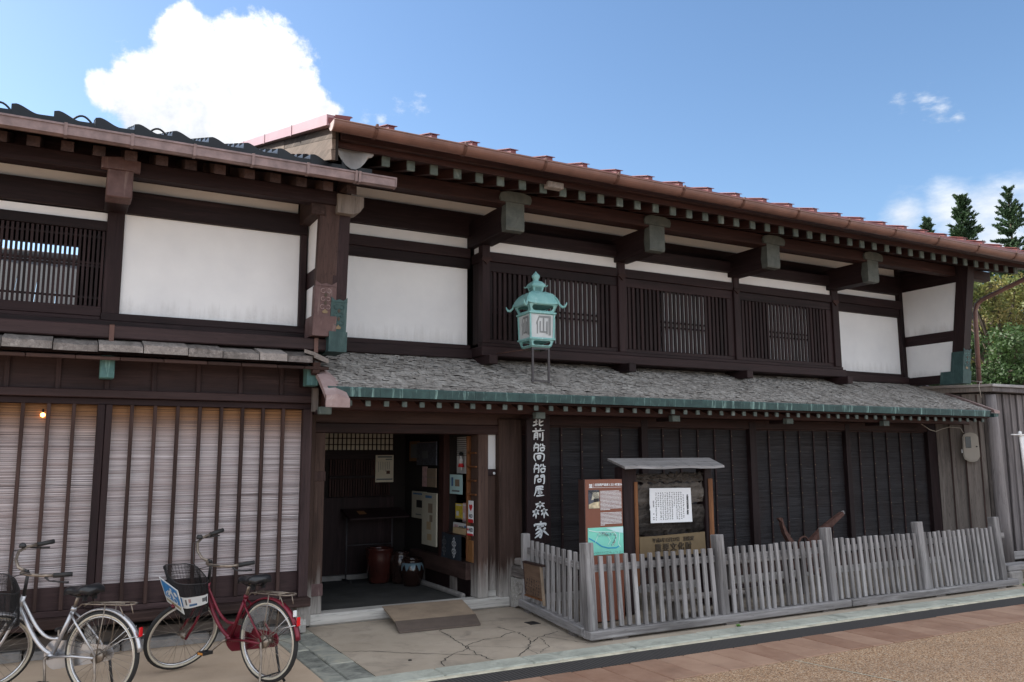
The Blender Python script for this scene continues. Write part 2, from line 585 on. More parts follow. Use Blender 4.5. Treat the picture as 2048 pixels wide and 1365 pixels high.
k = NT('shingle', rough=.9, spec=.2)
f = k.noise(k.coords((1, .15, 1)), 26, 5, .65)
f = k.math('ADD', f, k.math('MULTIPLY', k.math('SUBTRACT', k.random(), .5), .3))
k.col(k.ramp(f, [(.25, (.105, .097, .09)), (.6, (.245, .23, .218)), (.9, (.38, .365, .35))]))
k.bump(f, .004, .6)
k = NT('shingle_mass', rough=.9, spec=.2)
f = k.noise(k.coords((9, 5, 9), True), 1.0, 2, .5)
g = k.noise(k.coords((40, 6, 40), True), 1.0, 4, .65)
f = k.math('ADD', k.math('MULTIPLY', f, .6), k.math('MULTIPLY', g, .5))
k.col(k.ramp(f, [(.3, (.085, .077, .072)), (.52, (.24, .226, .213)), (.75, (.38, .365, .35))]))


def leaf(name, stops, sc=.5, trans=.35):
    k = NT(name, rough=.55, spec=.3)
    f = k.noise(k.coords((1, 1, 1), True), sc, 3, .6)
    g = k.noise(k.coords((1, 1, 1), True), sc * 9, 2, .6)
    f = k.math('ADD', k.math('MULTIPLY', f, .75), k.math('MULTIPLY', g, .35))
    c = k.ramp(f, stops)
    k.col(c)
    tr = k.n('ShaderNodeBsdfTranslucent')
    k.l(c, tr.inputs[0])
    mx = k.n('ShaderNodeMixShader')
    mx.inputs[0].default_value = trans
    k.l(k.b.outputs[0], mx.inputs[1])
    k.l(tr.outputs[0], mx.inputs[2])
    k.l(mx.outputs[0], k.t.nodes['Material Output'].inputs[0])


leaf('needle', [(.3, (.018, .040, .020)), (.7, (.045, .085, .035))], 1.2, .2)
leaf('leaf_autumn', [(.3, (.045, .08, .018)), (.5, (.11, .135, .035)), (.75, (.27, .20, .075))], .9)
leaf('leaf_green', [(.3, (.014, .038, .014)), (.7, (.06, .105, .03))], .9)
leaf('leaf_weed', [(.3, (.06, .17, .03)), (.7, (.12, .28, .05))], 6)


def glow(name, colr, s):
    k = NT(name, colr, .5)
    k.b.inputs['Emission Color'].default_value = (*colr, 1)
    k.b.inputs['Emission Strength'].default_value = s


glow('bulb_glow', (1, .42, .12), 3.0)
# ------------------------------------------------------------------ mesh helpers
class MB:
    """collects faces; build() makes ONE mesh"""

    def __init__(s):
        s.v, s.f, s.mi, s.mats, s.sm = [], [], [], [], []

    def mid(s, m):
        if m not in s.mats:
            s.mats.append(m)
        return s.mats.index(m)

    def add(s, vs, fs, m, smooth=False):
        o = len(s.v)
        s.v += [tuple(x) for x in vs]
        i = s.mid(m)
        for f in fs:
            s.f.append(tuple(o + q for q in f))
            s.mi.append(i)
            s.sm.append(smooth)

    def hexa(s, p, m):
        """8 corners: bottom ring then top ring"""
        s.add(p, [(3, 2, 1, 0), (4, 5, 6, 7), (0, 1, 5, 4), (1, 2, 6, 5), (2, 3, 7, 6), (3, 0, 4, 7)], m)

    def box(s, lo, hi, m, ch=0.0, rot=None, about=None):
        x0, y0, z0 = lo
        x1, y1, z1 = hi
        if ch <= 0:
            vs = [(x0, y0, z0), (x1, y0, z0), (x1, y1, z0), (x0, y1, z0), (x0, y0, z1), (x1, y0, z1), (x1, y1, z1), (x0, y1, z1)]
            fs = [(3, 2, 1, 0), (4, 5, 6, 7), (0, 1, 5, 4), (1, 2, 6, 5), (2, 3, 7, 6), (3, 0, 4, 7)]
        else:
            ch = min(ch, (x1 - x0) * .45, (y1 - y0) * .45, (z1 - z0) * .45)
            vs, idx = [], {}
            for ix, iy, iz in [(a, b, c) for a in (0, 1) for b in (0, 1) for c in (0, 1)]:
                X, Y, Z = (x0, x1)[ix], (y0, y1)[iy], (z0, z1)[iz]
                sx, sy, sz = (1, -1)[ix] * ch, (1, -1)[iy] * ch, (1, -1)[iz] * ch
                for a, p in enumerate(((X, Y + sy, Z + sz), (X + sx, Y, Z + sz), (X + sx, Y + sy, Z))):
                    idx[(ix, iy, iz, a)] = len(vs)
                    vs.append(p)
            q = idx
            fs = []
            for a in (0, 1):  # big faces
                k = [(0, 0), (1, 0), (1, 1), (0, 1)]
                fx = [q[(a, i, j, 0)] for i, j in k]
                fy = [q[(i, a, j, 1)] for i, j in k]
                fz = [q[(i, j, a, 2)] for i, j in k]
                fs += [tuple(fx if a else fx[::-1]), tuple(fy[::-1] if a else fy), tuple(fz if a else fz[::-1])]
            for i in (0, 1):
                for j in (0, 1):
                    fs.append((q[(i, j, 0, 0)], q[(i, j, 1, 0)], q[(i, j, 1, 1)], q[(i, j, 0, 1)]))
                    fs.append((q[(i, 0, j, 0)], q[(i, 1, j, 0)], q[(i, 1, j, 2)], q[(i, 0, j, 2)]))
                    fs.append((q[(0, i, j, 1)], q[(1, i, j, 1)], q[(1, i, j, 2)], q[(0, i, j, 2)]))
                    for l in (0, 1):
                        fs.append((q[(i, j, l, 0)], q[(i, j, l, 1)], q[(i, j, l, 2)]))
        if rot is not None:
            M = Euler(rot).to_matrix()
            c = Vector(about if about else ((x0 + x1) / 2, (y0 + y1) / 2, (z0 + z1) / 2))
            vs = [tuple(M @ (Vector(p) - c) + c) for p in vs]
        s.add(vs, fs, m)

    def tube(s, path, r, m, n=8, closed=False, smooth=True, cap=True):
        path = [Vector(p) for p in path]
        k = len(path)
        rs = r if isinstance(r, (list, tuple)) else [r] * k
        t0 = (path[1] - path[0]).normalized()
        ref = Vector((0, 0, 1)) if abs(t0.z) < .9 else Vector((1, 0, 0))
        a = t0.cross(ref).normalized()
        rings, vs = [], []
        for i, p in enumerate(path):
            if closed:
                t = path[(i + 1) % k] - path[i - 1]
            else:
                t = path[min(i + 1, k - 1)] - path[max(i - 1, 0)]
            t.normalize()
            a = (a - t * a.dot(t)).normalized()
            b = t.cross(a)
            rings.append(len(vs))
            for j in range(n):
                w = 2 * math.pi * j / n
                vs.append(tuple(p + (a * math.cos(w) + b * math.sin(w)) * rs[i]))
        fs = []
        for i in range(k if closed else k - 1):
            o, o2 = rings[i], rings[(i + 1) % k]
            for j in range(n):
                fs.append((o + j, o + (j + 1) % n, o2 + (j + 1) % n, o2 + j))
        if not closed and cap:
            fs.append(tuple(range(n))[::-1])
            fs.append(tuple(rings[-1] + j for j in range(n)))
        s.add(vs, fs, m, smooth)

    def lathe(s, prof, m, n=24, c=(0, 0, 0), smooth=True):
        vs, fs = [], []
        for (r, z) in prof:
            for j in range(n):
                w = 2 * math.pi * j / n
                vs.append((c[0] + r * math.cos(w), c[1] + r * math.sin(w), c[2] + z))
        for i in range(len(prof) - 1):
            for j in range(n):
                fs.append((i * n + j, i * n + (j + 1) % n, (i + 1) * n + (j + 1) % n, (i + 1) * n + j))
        s.add(vs, fs, m, smooth)

    def prism(s, poly, axis, a, b, m):
        """poly = 2-D outline in the two other axes (x,z for y; y,z for x; x,y for z), extruded from a to b"""
        n = len(poly)
        put = {'y': lambda p, t: (p[0], t, p[1]), 'x': lambda p, t: (t, p[0], p[1]), 'z': lambda p, t: (p[0], p[1], t)}[axis]
        vs = [put(p, a) for p in poly] + [put(p, b) for p in poly]
        fs = [tuple(range(n))[::-1], tuple(range(n, 2 * n))]
        for i in range(n):
            j = (i + 1) % n
            fs.append((i, j, n + j, n + i))
        s.add(vs, fs, m)

    def loft(s, rings, m, closed_ring=True, caps=True, smooth=True):
        n = len(rings[0])
        vs = [p for r in rings for p in r]
        fs = []
        for i in range(len(rings) - 1):
            for j in range(n if closed_ring else n - 1):
                fs.append((i * n + j, i * n + (j + 1) % n, (i + 1) * n + (j + 1) % n, (i + 1) * n + j))
        if caps and closed_ring:
            fs.append(tuple(range(n))[::-1])
            fs.append(tuple((len(rings) - 1) * n + j for j in range(n)))
        s.add(vs, fs, m, smooth)

    def build(s, name, origin=(0, 0, 0), recalc=True):
        me = bpy.data.meshes.new(name)
        o = origin
        me.from_pydata([(p[0] - o[0], p[1] - o[1], p[2] - o[2]) for p in s.v], [], s.f)
        for mm in s.mats:
            me.materials.append(MATS[mm])
        me.polygons.foreach_set('material_index', s.mi)
        me.polygons.foreach_set('use_smooth', s.sm)
        if recalc:
            import bmesh
            bm = bmesh.new()
            bm.from_mesh(me)
            bmesh.ops.recalc_face_normals(bm, faces=bm.faces)
            bm.to_mesh(me)
            bm.free()
        me.update()
        return me


WPOS = {}


def thing(name, label, cat, loc=(0, 0, 0), group=None):
    o = bpy.data.objects.new(name, None)
    o.empty_display_size = .2
    COL.objects.link(o)
    o.location = loc
    WPOS[o] = Vector(loc)
    o['label'] = label
    o['category'] = cat
    if group:
        o['group'] = group
    return o


def put(name, mesh, parent=None, loc=(0, 0, 0), rot=(0, 0, 0), label=None, stuff=False):
    """links mesh as an object standing at world position loc"""
    o = bpy.data.objects.new(name, mesh)
    COL.objects.link(o)
    loc = Vector(loc)
    WPOS[o] = loc
    if parent:
        o.parent = parent
        o.location = loc - WPOS[parent]
    else:
        o.location = loc
    o.rotation_euler = rot
    if label:
        o['label'] = label
    if stuff:
        o['kind'] = 'stuff'
    return o


def tag(o, label, cat, group=None):
    o['label'] = label
    o['category'] = cat
    if group:
        o['group'] = group
    return o


def struct(o):
    o['kind'] = 'structure'
    return o


BOXES = {}


def bxmesh(sx, sy, sz, m, ch=.004):
    key = (round(sx, 4), round(sy, 4), round(sz, 4), m, ch)
    if key not in BOXES:
        b = MB()
        b.box((-sx / 2, -sy / 2, -sz / 2), (sx / 2, sy / 2, sz / 2), m, ch)
        BOXES[key] = b.build('box', recalc=ch > 0)
    return BOXES[key]


def bx(name, parent, lo, hi, m, ch=.004, rot=(0, 0, 0), label=None):
    """a box piece given by its world corners"""
    c = tuple((a + b) / 2 for a, b in zip(lo, hi))
    return put(name, bxmesh(hi[0] - lo[0], hi[1] - lo[1], hi[2] - lo[2], m, ch), parent, c, rot, label)


def center(mb):
    a = np.array(mb.v)
    return tuple((a.min(0) + a.max(0)) / 2)


def piece(name, mb, parent, label=None, stuff=False, origin=None):
    o = origin if origin is not None else center(mb)
    return put(name, mb.build(name, o), parent, o, label=label, stuff=stuff)


def text_mesh(body, size, m, align='CENTER', ext=.001, offset=0.0, space=1.0, line=1.0):
    c = bpy.data.curves.new('lettering', 'FONT')
    c.body = body
    c.size = size
    c.align_x = align
    c.align_y = 'CENTER'
    c.extrude = ext
    c.offset = offset
    c.space_character = space
    c.space_line = line
    c.resolution_u = 3
    o = bpy.data.objects.new('lettering', c)
    COL.objects.link(o)
    dg = bpy.context.evaluated_depsgraph_get()
    me = bpy.data.meshes.new_from_object(o.evaluated_get(dg))
    bpy.data.objects.remove(o)
    bpy.data.curves.remove(c)
    me.materials.clear()
    me.materials.append(MATS[m])
    return me


FACE = (R(90), 0, 0)            # lettering that faces the street (-Y)
SIDE = (R(90), 0, R(-90))       # lettering that faces -X
def lerp(a, b, t): return a + (b - a) * t
# ------------------------------------------------------------------ ground
def sheet(name, x0, x1, y0, y1, z, m, nx=1, ny=1):
    b = MB()
    b.box((x0, y0, z - .05), (x1, y1, z), m)
    return struct(piece(name, b, None, origin=((x0 + x1) / 2, (y0 + y1) / 2, z)))


b = MB()
b.add([(-400, -400, -.06), (400, -400, -.06), (400, 400, -.06), (-400, 400, -.06)], [(0, 1, 2, 3)], 'ground_grey')
struct(piece('ground', b, None, origin=(0, 0, -.06)))
sheet('street', -40, 60, -2.5, 5.24, 0.0, 'street')
sheet('concrete_apron', 2.30, 12.6, 6.455, 8.66, 0.0, 'concrete')
sheet('bike_apron', -40, 1.90, 5.86, 12.0, -.002, 'apron')
sheet('side_ground', 12.6, 60, 6.455, 9.6, -.004, 'soil')
# pavers along the street: one course of clay slabs
pv = struct(put('paver_course', None, None, (0, 0, 0)))
x = -2.0
i = 0
while x < 16:
    w = .285
    dz = random.uniform(-.003, .003)
    bx('paver', pv, (x + .004, 5.262, -.05), (x + w - .004, 5.838, .003 + dz), 'paver_clay', .006)
    x += w
    i += 1
b = MB()
b.box((-40, 5.24, -.06), (60, 5.86, -.012), 'cream_edge')
struct(piece('paver_bed', b, None))
b = MB()
b.box((-40, 5.86, -.06), (60, 6.15, -.004), 'drain_dark')
struct(piece('drain_strip', b, None))
b = MB()
b.box((1.9, 6.15, -.06), (60, 6.205, .004), 'cream_edge', .004)
struct(piece('drain_edge', b, None))
kb = struct(put('kerb', None, None, (0, 0, 0)))
xs = [1.905, 2.774, 3.577, 4.62, 5.5, 6.42, 7.2, 8.15, 9.0, 9.9, 10.8, 11.7, 12.7, 13.6, 14.6]
for a, c in zip(xs, xs[1:]):
    bx('kerb_stone', kb, (a + .003, 6.207, -.08), (c - .003, 6.452, .014 + random.uniform(-.003, .003)), 'kerb_stone', .012)
# the two courses of greenish slabs between the bike apron and the entrance concrete
sl = struct(put('slab_path', None, None, (0, 0, 0)))
for (xa, xb, ys) in ((1.905, 2.075, (6.455, 6.98, 7.62, 8.18, 8.6)), (2.081, 2.295, (6.455, 7.02, 7.36, 7.78, 8.30, 8.6))):
    for a, c in zip(ys, ys[1:]):
        bx('slab', sl, (xa, a + .003, -.06), (xb, c - .003, .004 + random.uniform(-.004, .004)), 'slab_stone', .008)

# white joint in the street
b = MB()
b.add([(5.52, 5.23, .003), (5.535, 5.23, .003), (5.80, 3.9, .003), (5.785, 3.9, .003)], [(0, 1, 2, 3)], 'cream_edge')
struct(piece('street_joint', b, None))

# cracks in the concrete
CR = [[(2.28, 7.43), (2.54, 7.32), (2.77, 7.13), (2.97, 6.95), (3.3, 6.73)],
      [(3.44, 7.89), (3.39, 7.41), (3.36, 7.08), (3.32, 6.75), (3.34, 6.49)],
      [(2.89, 6.51), (2.94, 6.66), (3.06, 6.8), (3.28, 6.95), (3.38, 7.1), (3.59, 7.23), (3.81, 7.25), (3.92, 7.37), (4.05, 7.38), (4.0, 7.69)],
      [(4.05, 7.38), (4.02, 7.09), (3.95, 6.92), (3.8, 6.73), (3.58, 6.5)],
      [(3.95, 6.92), (4.15, 7.09), (4.42, 7.21)], [(3.8, 6.73), (3.77, 6.49)], [(4.12, 7.03), (4.0, 6.68), (3.82, 6.52)],
      [(3.36, 7.08), (3.62, 6.88), (3.80, 6.73)], [(4.15, 7.09), (4.3, 6.85), (4.38, 6.62)], [(3.7, 8.3), (3.9, 8.1), (4.2, 7.95)]]
b = MB()


def crack(pts, w, depth=5):
    pts = [Vector((p[0], p[1], 0)) for p in pts]
    fine = []
    for p, q in zip(pts, pts[1:]):
        n = max(2, int((q - p).length / .04))
        side = Vector((-(q - p).y, (q - p).x, 0)).normalized()
        for i in range(n):
            fine.append(p.lerp(q, i / n) + side * random.gauss(0, .010))
    fine.append(pts[-1])
    vs, fs = [], []
    for i, p in enumerate(fine):
        t = (fine[min(i + 1, len(fine) - 1)] - fine[max(i - 1, 0)]).normalized()
        s = Vector((-t.y, t.x, 0)) * w * random.uniform(.4, 1.3)
        vs += [(p.x - s.x, p.y - s.y, .002), (p.x + s.x, p.y + s.y, .002)]
        if i:
            fs.append((2 * i - 2, 2 * i - 1, 2 * i + 1, 2 * i))
    b.add(vs, fs, 'crack')


for j, c in enumerate(CR):
    crack(c, .005 if j < 5 else .003)
o = piece('crack', b, None, origin=(3.4, 7.2, 0))
o['kind'] = 'structure'
# soil strip behind the fence
b = MB()
b.box((4.85, 7.0, -.02), (12.55, 8.66, .006), 'soil')
struct(piece('planting_ground', b, None))

# ================================================================== LEFT TOWNHOUSE
th = thing('townhouse', 'wooden townhouse with reed blinds, white upper wall and black tiled roof', 'house', (0, 8.5, 0))
XL = -3.2
P_, H_ = 'purple_wood_', 'dark_wood_'
# body
bx('wall', th, (XL, 8.52, 2.60), (.20, 8.60, 2.98), 'room_dark', 0)
b = MB()
b.box((.30, 8.475, 2.60), (2.2, 8.60, 4.75), 'room_dark')
b.box((XL, 8.475, 3.90), (.30, 8.60, 4.75), 'room_dark')
b.box((XL, 8.475, 2.60), (-1.75, 8.60, 3.90), 'room_dark')
piece('backing_wall', b, th)
b = MB()
b.box((2.12, 8.6, 0), (2.25, 13.5, 5.3), 'plank_wood_z')
piece('side_wall', b, th)
b = MB()   # the rear wall with its open window, the upper floor and the side wall
b.box((XL, 12.4, 2.6), (-1.0, 12.5, 5.6), 'room_dark')
b.box((.09, 12.4, 2.6), (2.12, 12.5, 5.6), 'room_dark')
b.box((-1.0, 12.4, 2.6), (.09, 12.5, 3.74), 'room_dark')
b.box((-1.0, 12.4, 4.56), (.09, 12.5, 5.6), 'room_dark')
b.box((XL - .1, 8.6, 0), (XL, 12.5, 5.6), 'room_dark')
b.box((XL, 8.5, 2.5), (2.12, 12.4, 2.6), 'room_dark')
piece('rear_wall', b, th)
b = MB()
b.box((XL, 9.0, 0), (2.12, 9.08, 2.5), 'room_dark')
piece('shop_wall', b, th)

# upper plaster, posts and beams
bx('plaster_panel', th, (.415, 8.44, 3.04), (2.077, 8.475, 4.0), 'plaster', .002)
bx('plaster_panel', th, (XL, 8.44, 3.89), (.268, 8.475, 3.99), 'plaster', .002)
bx('plaster_panel', th, (XL, 8.44, 4.222), (2.05, 8.475, 4.335), 'plaster', .002)
bx('post', th, (.268, 8.40, 2.98), (.412, 8.47, 4.0), H_ + 'z')
bx('post', th, (2.078, 8.40, 2.98), (2.142, 8.50, 4.34), H_ + 'z')
bx('beam', th, (XL, 8.385, 4.0), (2.142, 8.47, 4.22), H_ + 'x', .006)
bx('beam', th, (XL, 8.43, 4.336), (2.142, 8.50, 4.75), H_ + 'x')
bx('sill', th, (XL, 8.40, 2.964), (.258, 8.47, 2.998), H_ + 'x')
bx('sill', th, (.262, 8.385, 2.965), (2.142, 8.47, 3.035), H_ + 'x')
bx('sill', th, (XL, 8.36, 2.885), (2.30, 8.50, 2.962), H_ + 'x', .006)
bx('sill_beam', th, (XL, 8.12, 2.765), (2.395, 8.29, 2.883), P_ + 'x', .01)
for xx in (.35, 2.19):
    b = MB()
    b.box((xx - .02, 8.11, 2.74), (xx + .02, 8.118, 2.89), 'clamp_brown')
    b.box((xx - .02, 8.11, 2.885), (xx + .02, 8.29, 2.891), 'clamp_brown')
    piece('strap', b, th)
# lattice window
win = bx('lattice_window', th, (XL, 8.415, 3.81), (.350, 8.47, 3.905), H_ + 'x')
bx('window_frame', win, (.265, 8.41, 3.0), (.352, 8.47, 3.808), H_ + 'z')
bx('window_frame', win, (XL, 8.40, 3.0), (.262, 8.47, 3.09), H_ + 'x')
for z in (3.74, 3.49, 3.46, 3.165):
    bx('rail', win, (XL, 8.437, z), (.262, 8.452, z + .018), H_ + 'x', 0)
x = .245
while x > XL + .02:
    bx('slat', win, (x - .011, 8.425, 3.092), (x + .011, 8.448, 3.806), H_ + 'z', 0)
    x -= .0385
# purlin, rafters, roof
bx('purlin', th, (XL, 7.90, 4.212), (2.44, 8.03, 4.352), H_ + 'x', .008)
b = MB()
b.prism([(2.3, 4.325), (2.3, 4.13), (2.46, 4.13), (2.53, 4.16), (2.57, 4.22), (2.57, 4.325)], 'y', 7.86, 8.06, 'plank_wood_z')
piece('purlin_nose', b, th)
SL = .34
rb = MB()
rb.hexa([(-.048, 0, 0), (.048, 0, 0), (.048, 1.05, 1.05 * SL), (-.048, 1.05, 1.05 * SL), (-.048, 0, .09), (.048, 0, .09), (.048, 1.05, .09 + 1.05 * SL), (-.048, 1.05, .09 + 1.05 * SL)], 'brown_wood_y')
rafter = rb.build('rafter')
SLR = SL
x = -3.05
while x < 2.5:
    put('rafter', rafter, th, (x + random.uniform(-.01, .01), 7.64, 4.33 - .21 * SL + .005))
    x += .2465
def rz(y): return 4.42 + SL * (y - 7.5)          # underside of the tiles
b = MB()
b.hexa([(XL, 7.56, rz(7.56) - .06), (2.56, 7.56, rz(7.56) - .06), (2.56, 12.6, rz(12.6) - .06), (XL, 12.6, rz(12.6) - .06),
        (XL, 7.56, rz(7.56) - .02), (2.56, 7.56, rz(7.56) - .02), (2.56, 12.6, rz(12.6) - .02), (XL, 12.6, rz(12.6) - .02)], 'dark_wood_x')
roof = piece('roof', b, th)
bx('fascia_board', th, (XL, 7.555, 4.35), (2.56, 7.575, 4.415), 'brown_wood_x')
# pantiles: shallow S profile, thick front lip
def pantile(front):
    w, n = .302, 18
    def prof(t):      # 0..1 across; crest on the left, trough to the right
        q = min(1, max(0, (t - .10) / .55))
        return .058 * (1 - q * q * (3 - 2 * q)) - .010 * max(0, .10 - t) / .10 - .004 * math.sin(math.pi * t)
    b = MB()
    top0, top1, bot0, bot1 = [], [], [], []
    for i in range(n + 1):
        t = i / n
        z = prof(t)
        top0.append((t * w, 0, z + .062))
        top1.append((t * w, .30, z + .045 + .30 * SL - .028))
        bot0.append((t * w, 0, (-.03 if front else z + .008)))
        bot1.append((t * w, .30, z + .008 + .30 * SL - .028))
    vs = top0 + top1 + bot0 + bot1
    k = n + 1
    fs = []
    for i in range(n):
        fs += [(i, i + 1, k + i + 1, k + i), (2 * k + i + 1, 2 * k + i, i, i + 1)[::-1], (2 * k + i, 2 * k + i + 1, 3 * k + i + 1, 3 * k + i)[::-1]]
    fs += [(0, k, 3 * k, 2 * k), (n, k + n, 3 * k + n, 2 * k + n)[::-1]]
    b.add(vs, fs, 'tile_glaze', False)
    me = b.build('tile')
    for p in me.polygons:
        p.use_smooth = abs(p.normal.z) > .35
    return me


tf, tb = pantile(True), pantile(False)
for r in range(17):
    for c in range(-9, 10):
        xx = -.462 + .302 * c - .045
        if xx < XL or xx > 2.3:
            continue
        put('tile', tf if r == 0 else tb, roof, (xx + random.uniform(-.004, .004), 7.47 + r * .27, rz(7.47 + r * .27) + .014 + random.uniform(-.002, .002)))
gm = MB()
gm.tube([(-.10 + .20 * i / 10, 0, .085 * math.sin(math.pi * i / 10)) for i in range(11)], .009, 'iron_black', 6)
guard = gm.build('snow_guard')
for c in range(-9, 9, 2):
    xx = -.462 + .302 * c + .16
    if XL < xx < 1.2:
        put('snow_guard', guard, roof, (xx, 7.74, rz(7.74) + .045))
# box gutter
gb = MB()
gb.prism([(7.47, 4.437), (7.478, 4.352), (7.535, 4.344), (7.548, 4.42), (7.541, 4.42), (7.529, 4.352), (7.486, 4.36), (7.478, 4.437)], 'x', XL, 2.735, 'gutter_lilac')
gb.box((XL, 7.460, 4.424), (2.735, 7.469, 4.440), 'gutter_lilac')
gb.v = [(p[0], p[1] - .068, p[2] - .024) for p in gb.v]
gut = piece('gutter', gb, th)
gb = MB()
gb.prism([(7.462, 4.441), (7.472, 4.348), (7.54, 4.340), (7.553, 4.422)], 'x', 2.735, 2.75, 'gutter_lilac')
gb.v = [(p[0], p[1] - .068, p[2] - .024) for p in gb.v]
piece('end_cap', gb, gut)
gm = MB()
gm.prism([(-.010, .072), (.006, -.030), (.075, -.036), (.075, -.030), (.012, -.024), (-.002, .072)], 'x', -.012, .012, 'gutter_lilac')
clip = gm.build('gutter_clip')
x = -.158 - .49 * 6
while x < 2.75:
    put('gutter_clip', clip, gut, (x, 7.394, 4.348))
    x += .4975
put('gutter_clip', clip, gut, (2.34, 7.394, 4.348))
# copper covered bracket arms carrying the purlin
def copper_bracket(parent, xc, y0, y1, zb, zt, w, capw, caph, m, arm_m):
    arm = bx('bracket_arm', parent, (xc - w / 2 + .008, y0 + .16, zb + .006), (xc + w / 2 - .008, y1, zt - .004), arm_m, .004)
    b = MB()
    b.box((xc - w / 2, y0, zb), (xc + w / 2, y0 + .22, zt), m, .008)
    b.prism([(xc - capw / 2, zt - .004), (xc + capw / 2, zt - .004), (xc + capw / 2, zt + caph), (xc, zt + caph + .022), (xc - capw / 2, zt + caph)], 'y', y0 - .02, y0 + .07, m)
    piece('copper_cover', b, arm)
    return arm


copper_bracket(th, .33, 7.855, 8.40, 3.99, 4.24, .21, .315, .09, 'copper_purple', H_ + 'y')
copper_bracket(th, -1.75, 7.855, 8.40, 3.99, 4.24, .21, .315, .09, 'copper_purple', H_ + 'y')
bx('bracket_arm', th, (2.055, 7.93, 4.10), (2.20, 8.40, 4.32), 'brown_wood_y', .006)
# wing wall at the party line

def wing(parent, x0, x1, yw, yb, yt, zb, zmid, zt, post_m, metal, ornament, pw, pd, sd_):
    """wing wall standing out from y=yw; the front of its post leans from yb (foot) to yt (top); pd, sd_ = depth of post and shoe"""
    def yf(z): return lerp(yb, yt, (z - zb) / (zt - zb))
    def panel(nm, za, zb_, m, x0_, x1_, back, front):
        b = MB()
        ba = back if back is not None else yw
        ra = [(yf(za) + back, yf(zb_) + back) if back is not None else (yw, yw)][0]
        b.hexa([(x0_, yf(za) + front, za), (x1_, yf(za) + front, za), (x1_, ra[0], za), (x0_, ra[0], za),
                (x0_, yf(zb_) + front, zb_), (x1_, yf(zb_) + front, zb_), (x1_, ra[1], zb_), (x0_, ra[1], zb_)], m)
        return piece(nm, b, parent)
    panel('plaster_panel', zb + .13, zmid - .085, 'plaster', x0 + .012, x1 - .02, None, pd - .02)
    panel('plaster_panel', zmid + .085, zt, 'plaster', x0 + .012, x1 - .02, None, pd - .02)
    panel('rail', zmid - .083, zmid + .083, 'dark_wood_y', x0 + .004, x1 - .01, None, pd - .02)
    panel('sill', zb, zb + .128, 'dark_wood_y', x0 - .004, x1 - .004, None, .06)
    panel('wall_plate', zt + .002, zt + .36, 'dark_wood_y', x0 + .004, x1 - .01, None, pd - .02)
    panel('post', zb + .02, zt + .24, post_m, x0 - .004, x0 + pw, pd, 0)
    sh = panel('shoe_plate', zb + .16, zb + .47, metal, x0 - .012, x0 + pw + .008, pd + .006, -.012)
    panel('shoe', zb - .03, zb + .17, metal, x0 - .022, x0 + pw + .018, sd_, -.028)
    # pointed top of the metal plate and its scrolls
    b = MB()
    z0 = zb + .468
    xa, xb = x0 - .012, x0 + pw + .008
    pts = [(xa, z0), (xb, z0), (xb, z0 + .05), (lerp(xb, xa, .25), z0 + .015), (lerp(xb, xa, .5), z0 + .03), (lerp(xb, xa, .75), z0 + .015), (xa, z0 + .05)]
    yy = yf(z0)
    b.prism(pts, 'y', yy - .018, yy - .002, metal)
    piece('plate_crest', b, sh)
    xc = (xa + xb) / 2
    b = MB()
    for zz, s in ((zb + .42, .035), (zb + .34, .03), (zb + .26, .034)):
        for sg in (-1, 1):
            yy = yf(zz) - .014
            b.tube([(xc + sg * (.012 + s * .5 + s * .62 * math.cos(a)), yy, zz + s * .62 * math.sin(a)) for a in np.linspace(-2.6, 2.2, 12)], .0035, ornament, 5)
    for zz in (zb + .38, zb + .30):
        yy = yf(zz) - .012
        b.prism([(xc - .016, zz), (xc, zz - .024), (xc + .016, zz), (xc, zz + .024)], 'y', yy - .004, yy + .004, 'bronze_dark')
    zz = zb + .215
    yy = yf(zz) - .012
    b.prism([(xc - .03, zz), (xc - .02, zz - .018), (xc + .02, zz - .018), (xc + .03, zz), (xc + .012, zz + .012), (xc, zz + .028), (xc - .012, zz + .012)], 'y', yy - .004, yy + .004, 'bronze')
    piece('ornament', b, sh)


wing(th, 2.150, 2.36, 8.45, 8.06, 7.94, 2.93, 3.51, 4.12, 'brown_wood_z', 'copper_purple', 'copper_pink', .195, .085, .28)
# lower pent roof of heavy boards
xs = [-3.1, -2.75, -2.4, -2.05, -1.7, -1.35, -.95, -.47, -.10, .245, .60, .97, 1.27, 1.60, 1.86, 2.10]
for i, (a, c) in enumerate(zip(xs, xs[1:])):
    b = MB()
    ya, yb, s_ = 7.88 + random.uniform(-.015, .012), 8.30, .26
    t = .066 + random.uniform(-.01, .008)
    dz = random.uniform(-.008, .008)
    n = 4
    tops = [random.uniform(-.007, .007) for _ in range(n + 1)]
    for j in range(n):
        xa, xb = lerp(a + .004, c - .004, j / n), lerp(a + .004, c - .004, (j + 1) / n)
        za, zb = 2.612 + dz, 2.612 + dz + t
        b.hexa([(xa, ya, za), (xb, ya, za), (xb, yb, za + s_ * .42), (xa, yb, za + s_ * .42),
                (xa, ya + .012, zb + tops[j]), (xb, ya + .012, zb + tops[j + 1]), (xb, yb, zb + s_ * .42), (xa, yb, zb + s_ * .42)], 'old_wood_y')
    piece('roof_board', b, th)
for i, (a, c) in enumerate(zip(xs, xs[1:])):
    bx('under_board', th, (a + .18, 7.93, 2.577), (c + .175, 8.3, 2.608), 'brown_wood_x', .004, (R(9), 0, 0))
b = MB()
b.hexa([(2.02, 7.90, 2.705), (2.11, 7.86, 2.675), (2.20, 8.2, 2.72), (2.11, 8.24, 2.75), (2.02, 7.90, 2.74), (2.11, 7.86, 2.71), (2.20, 8.2, 2.755), (2.11, 8.24, 2.785)], 'old_wood_y')
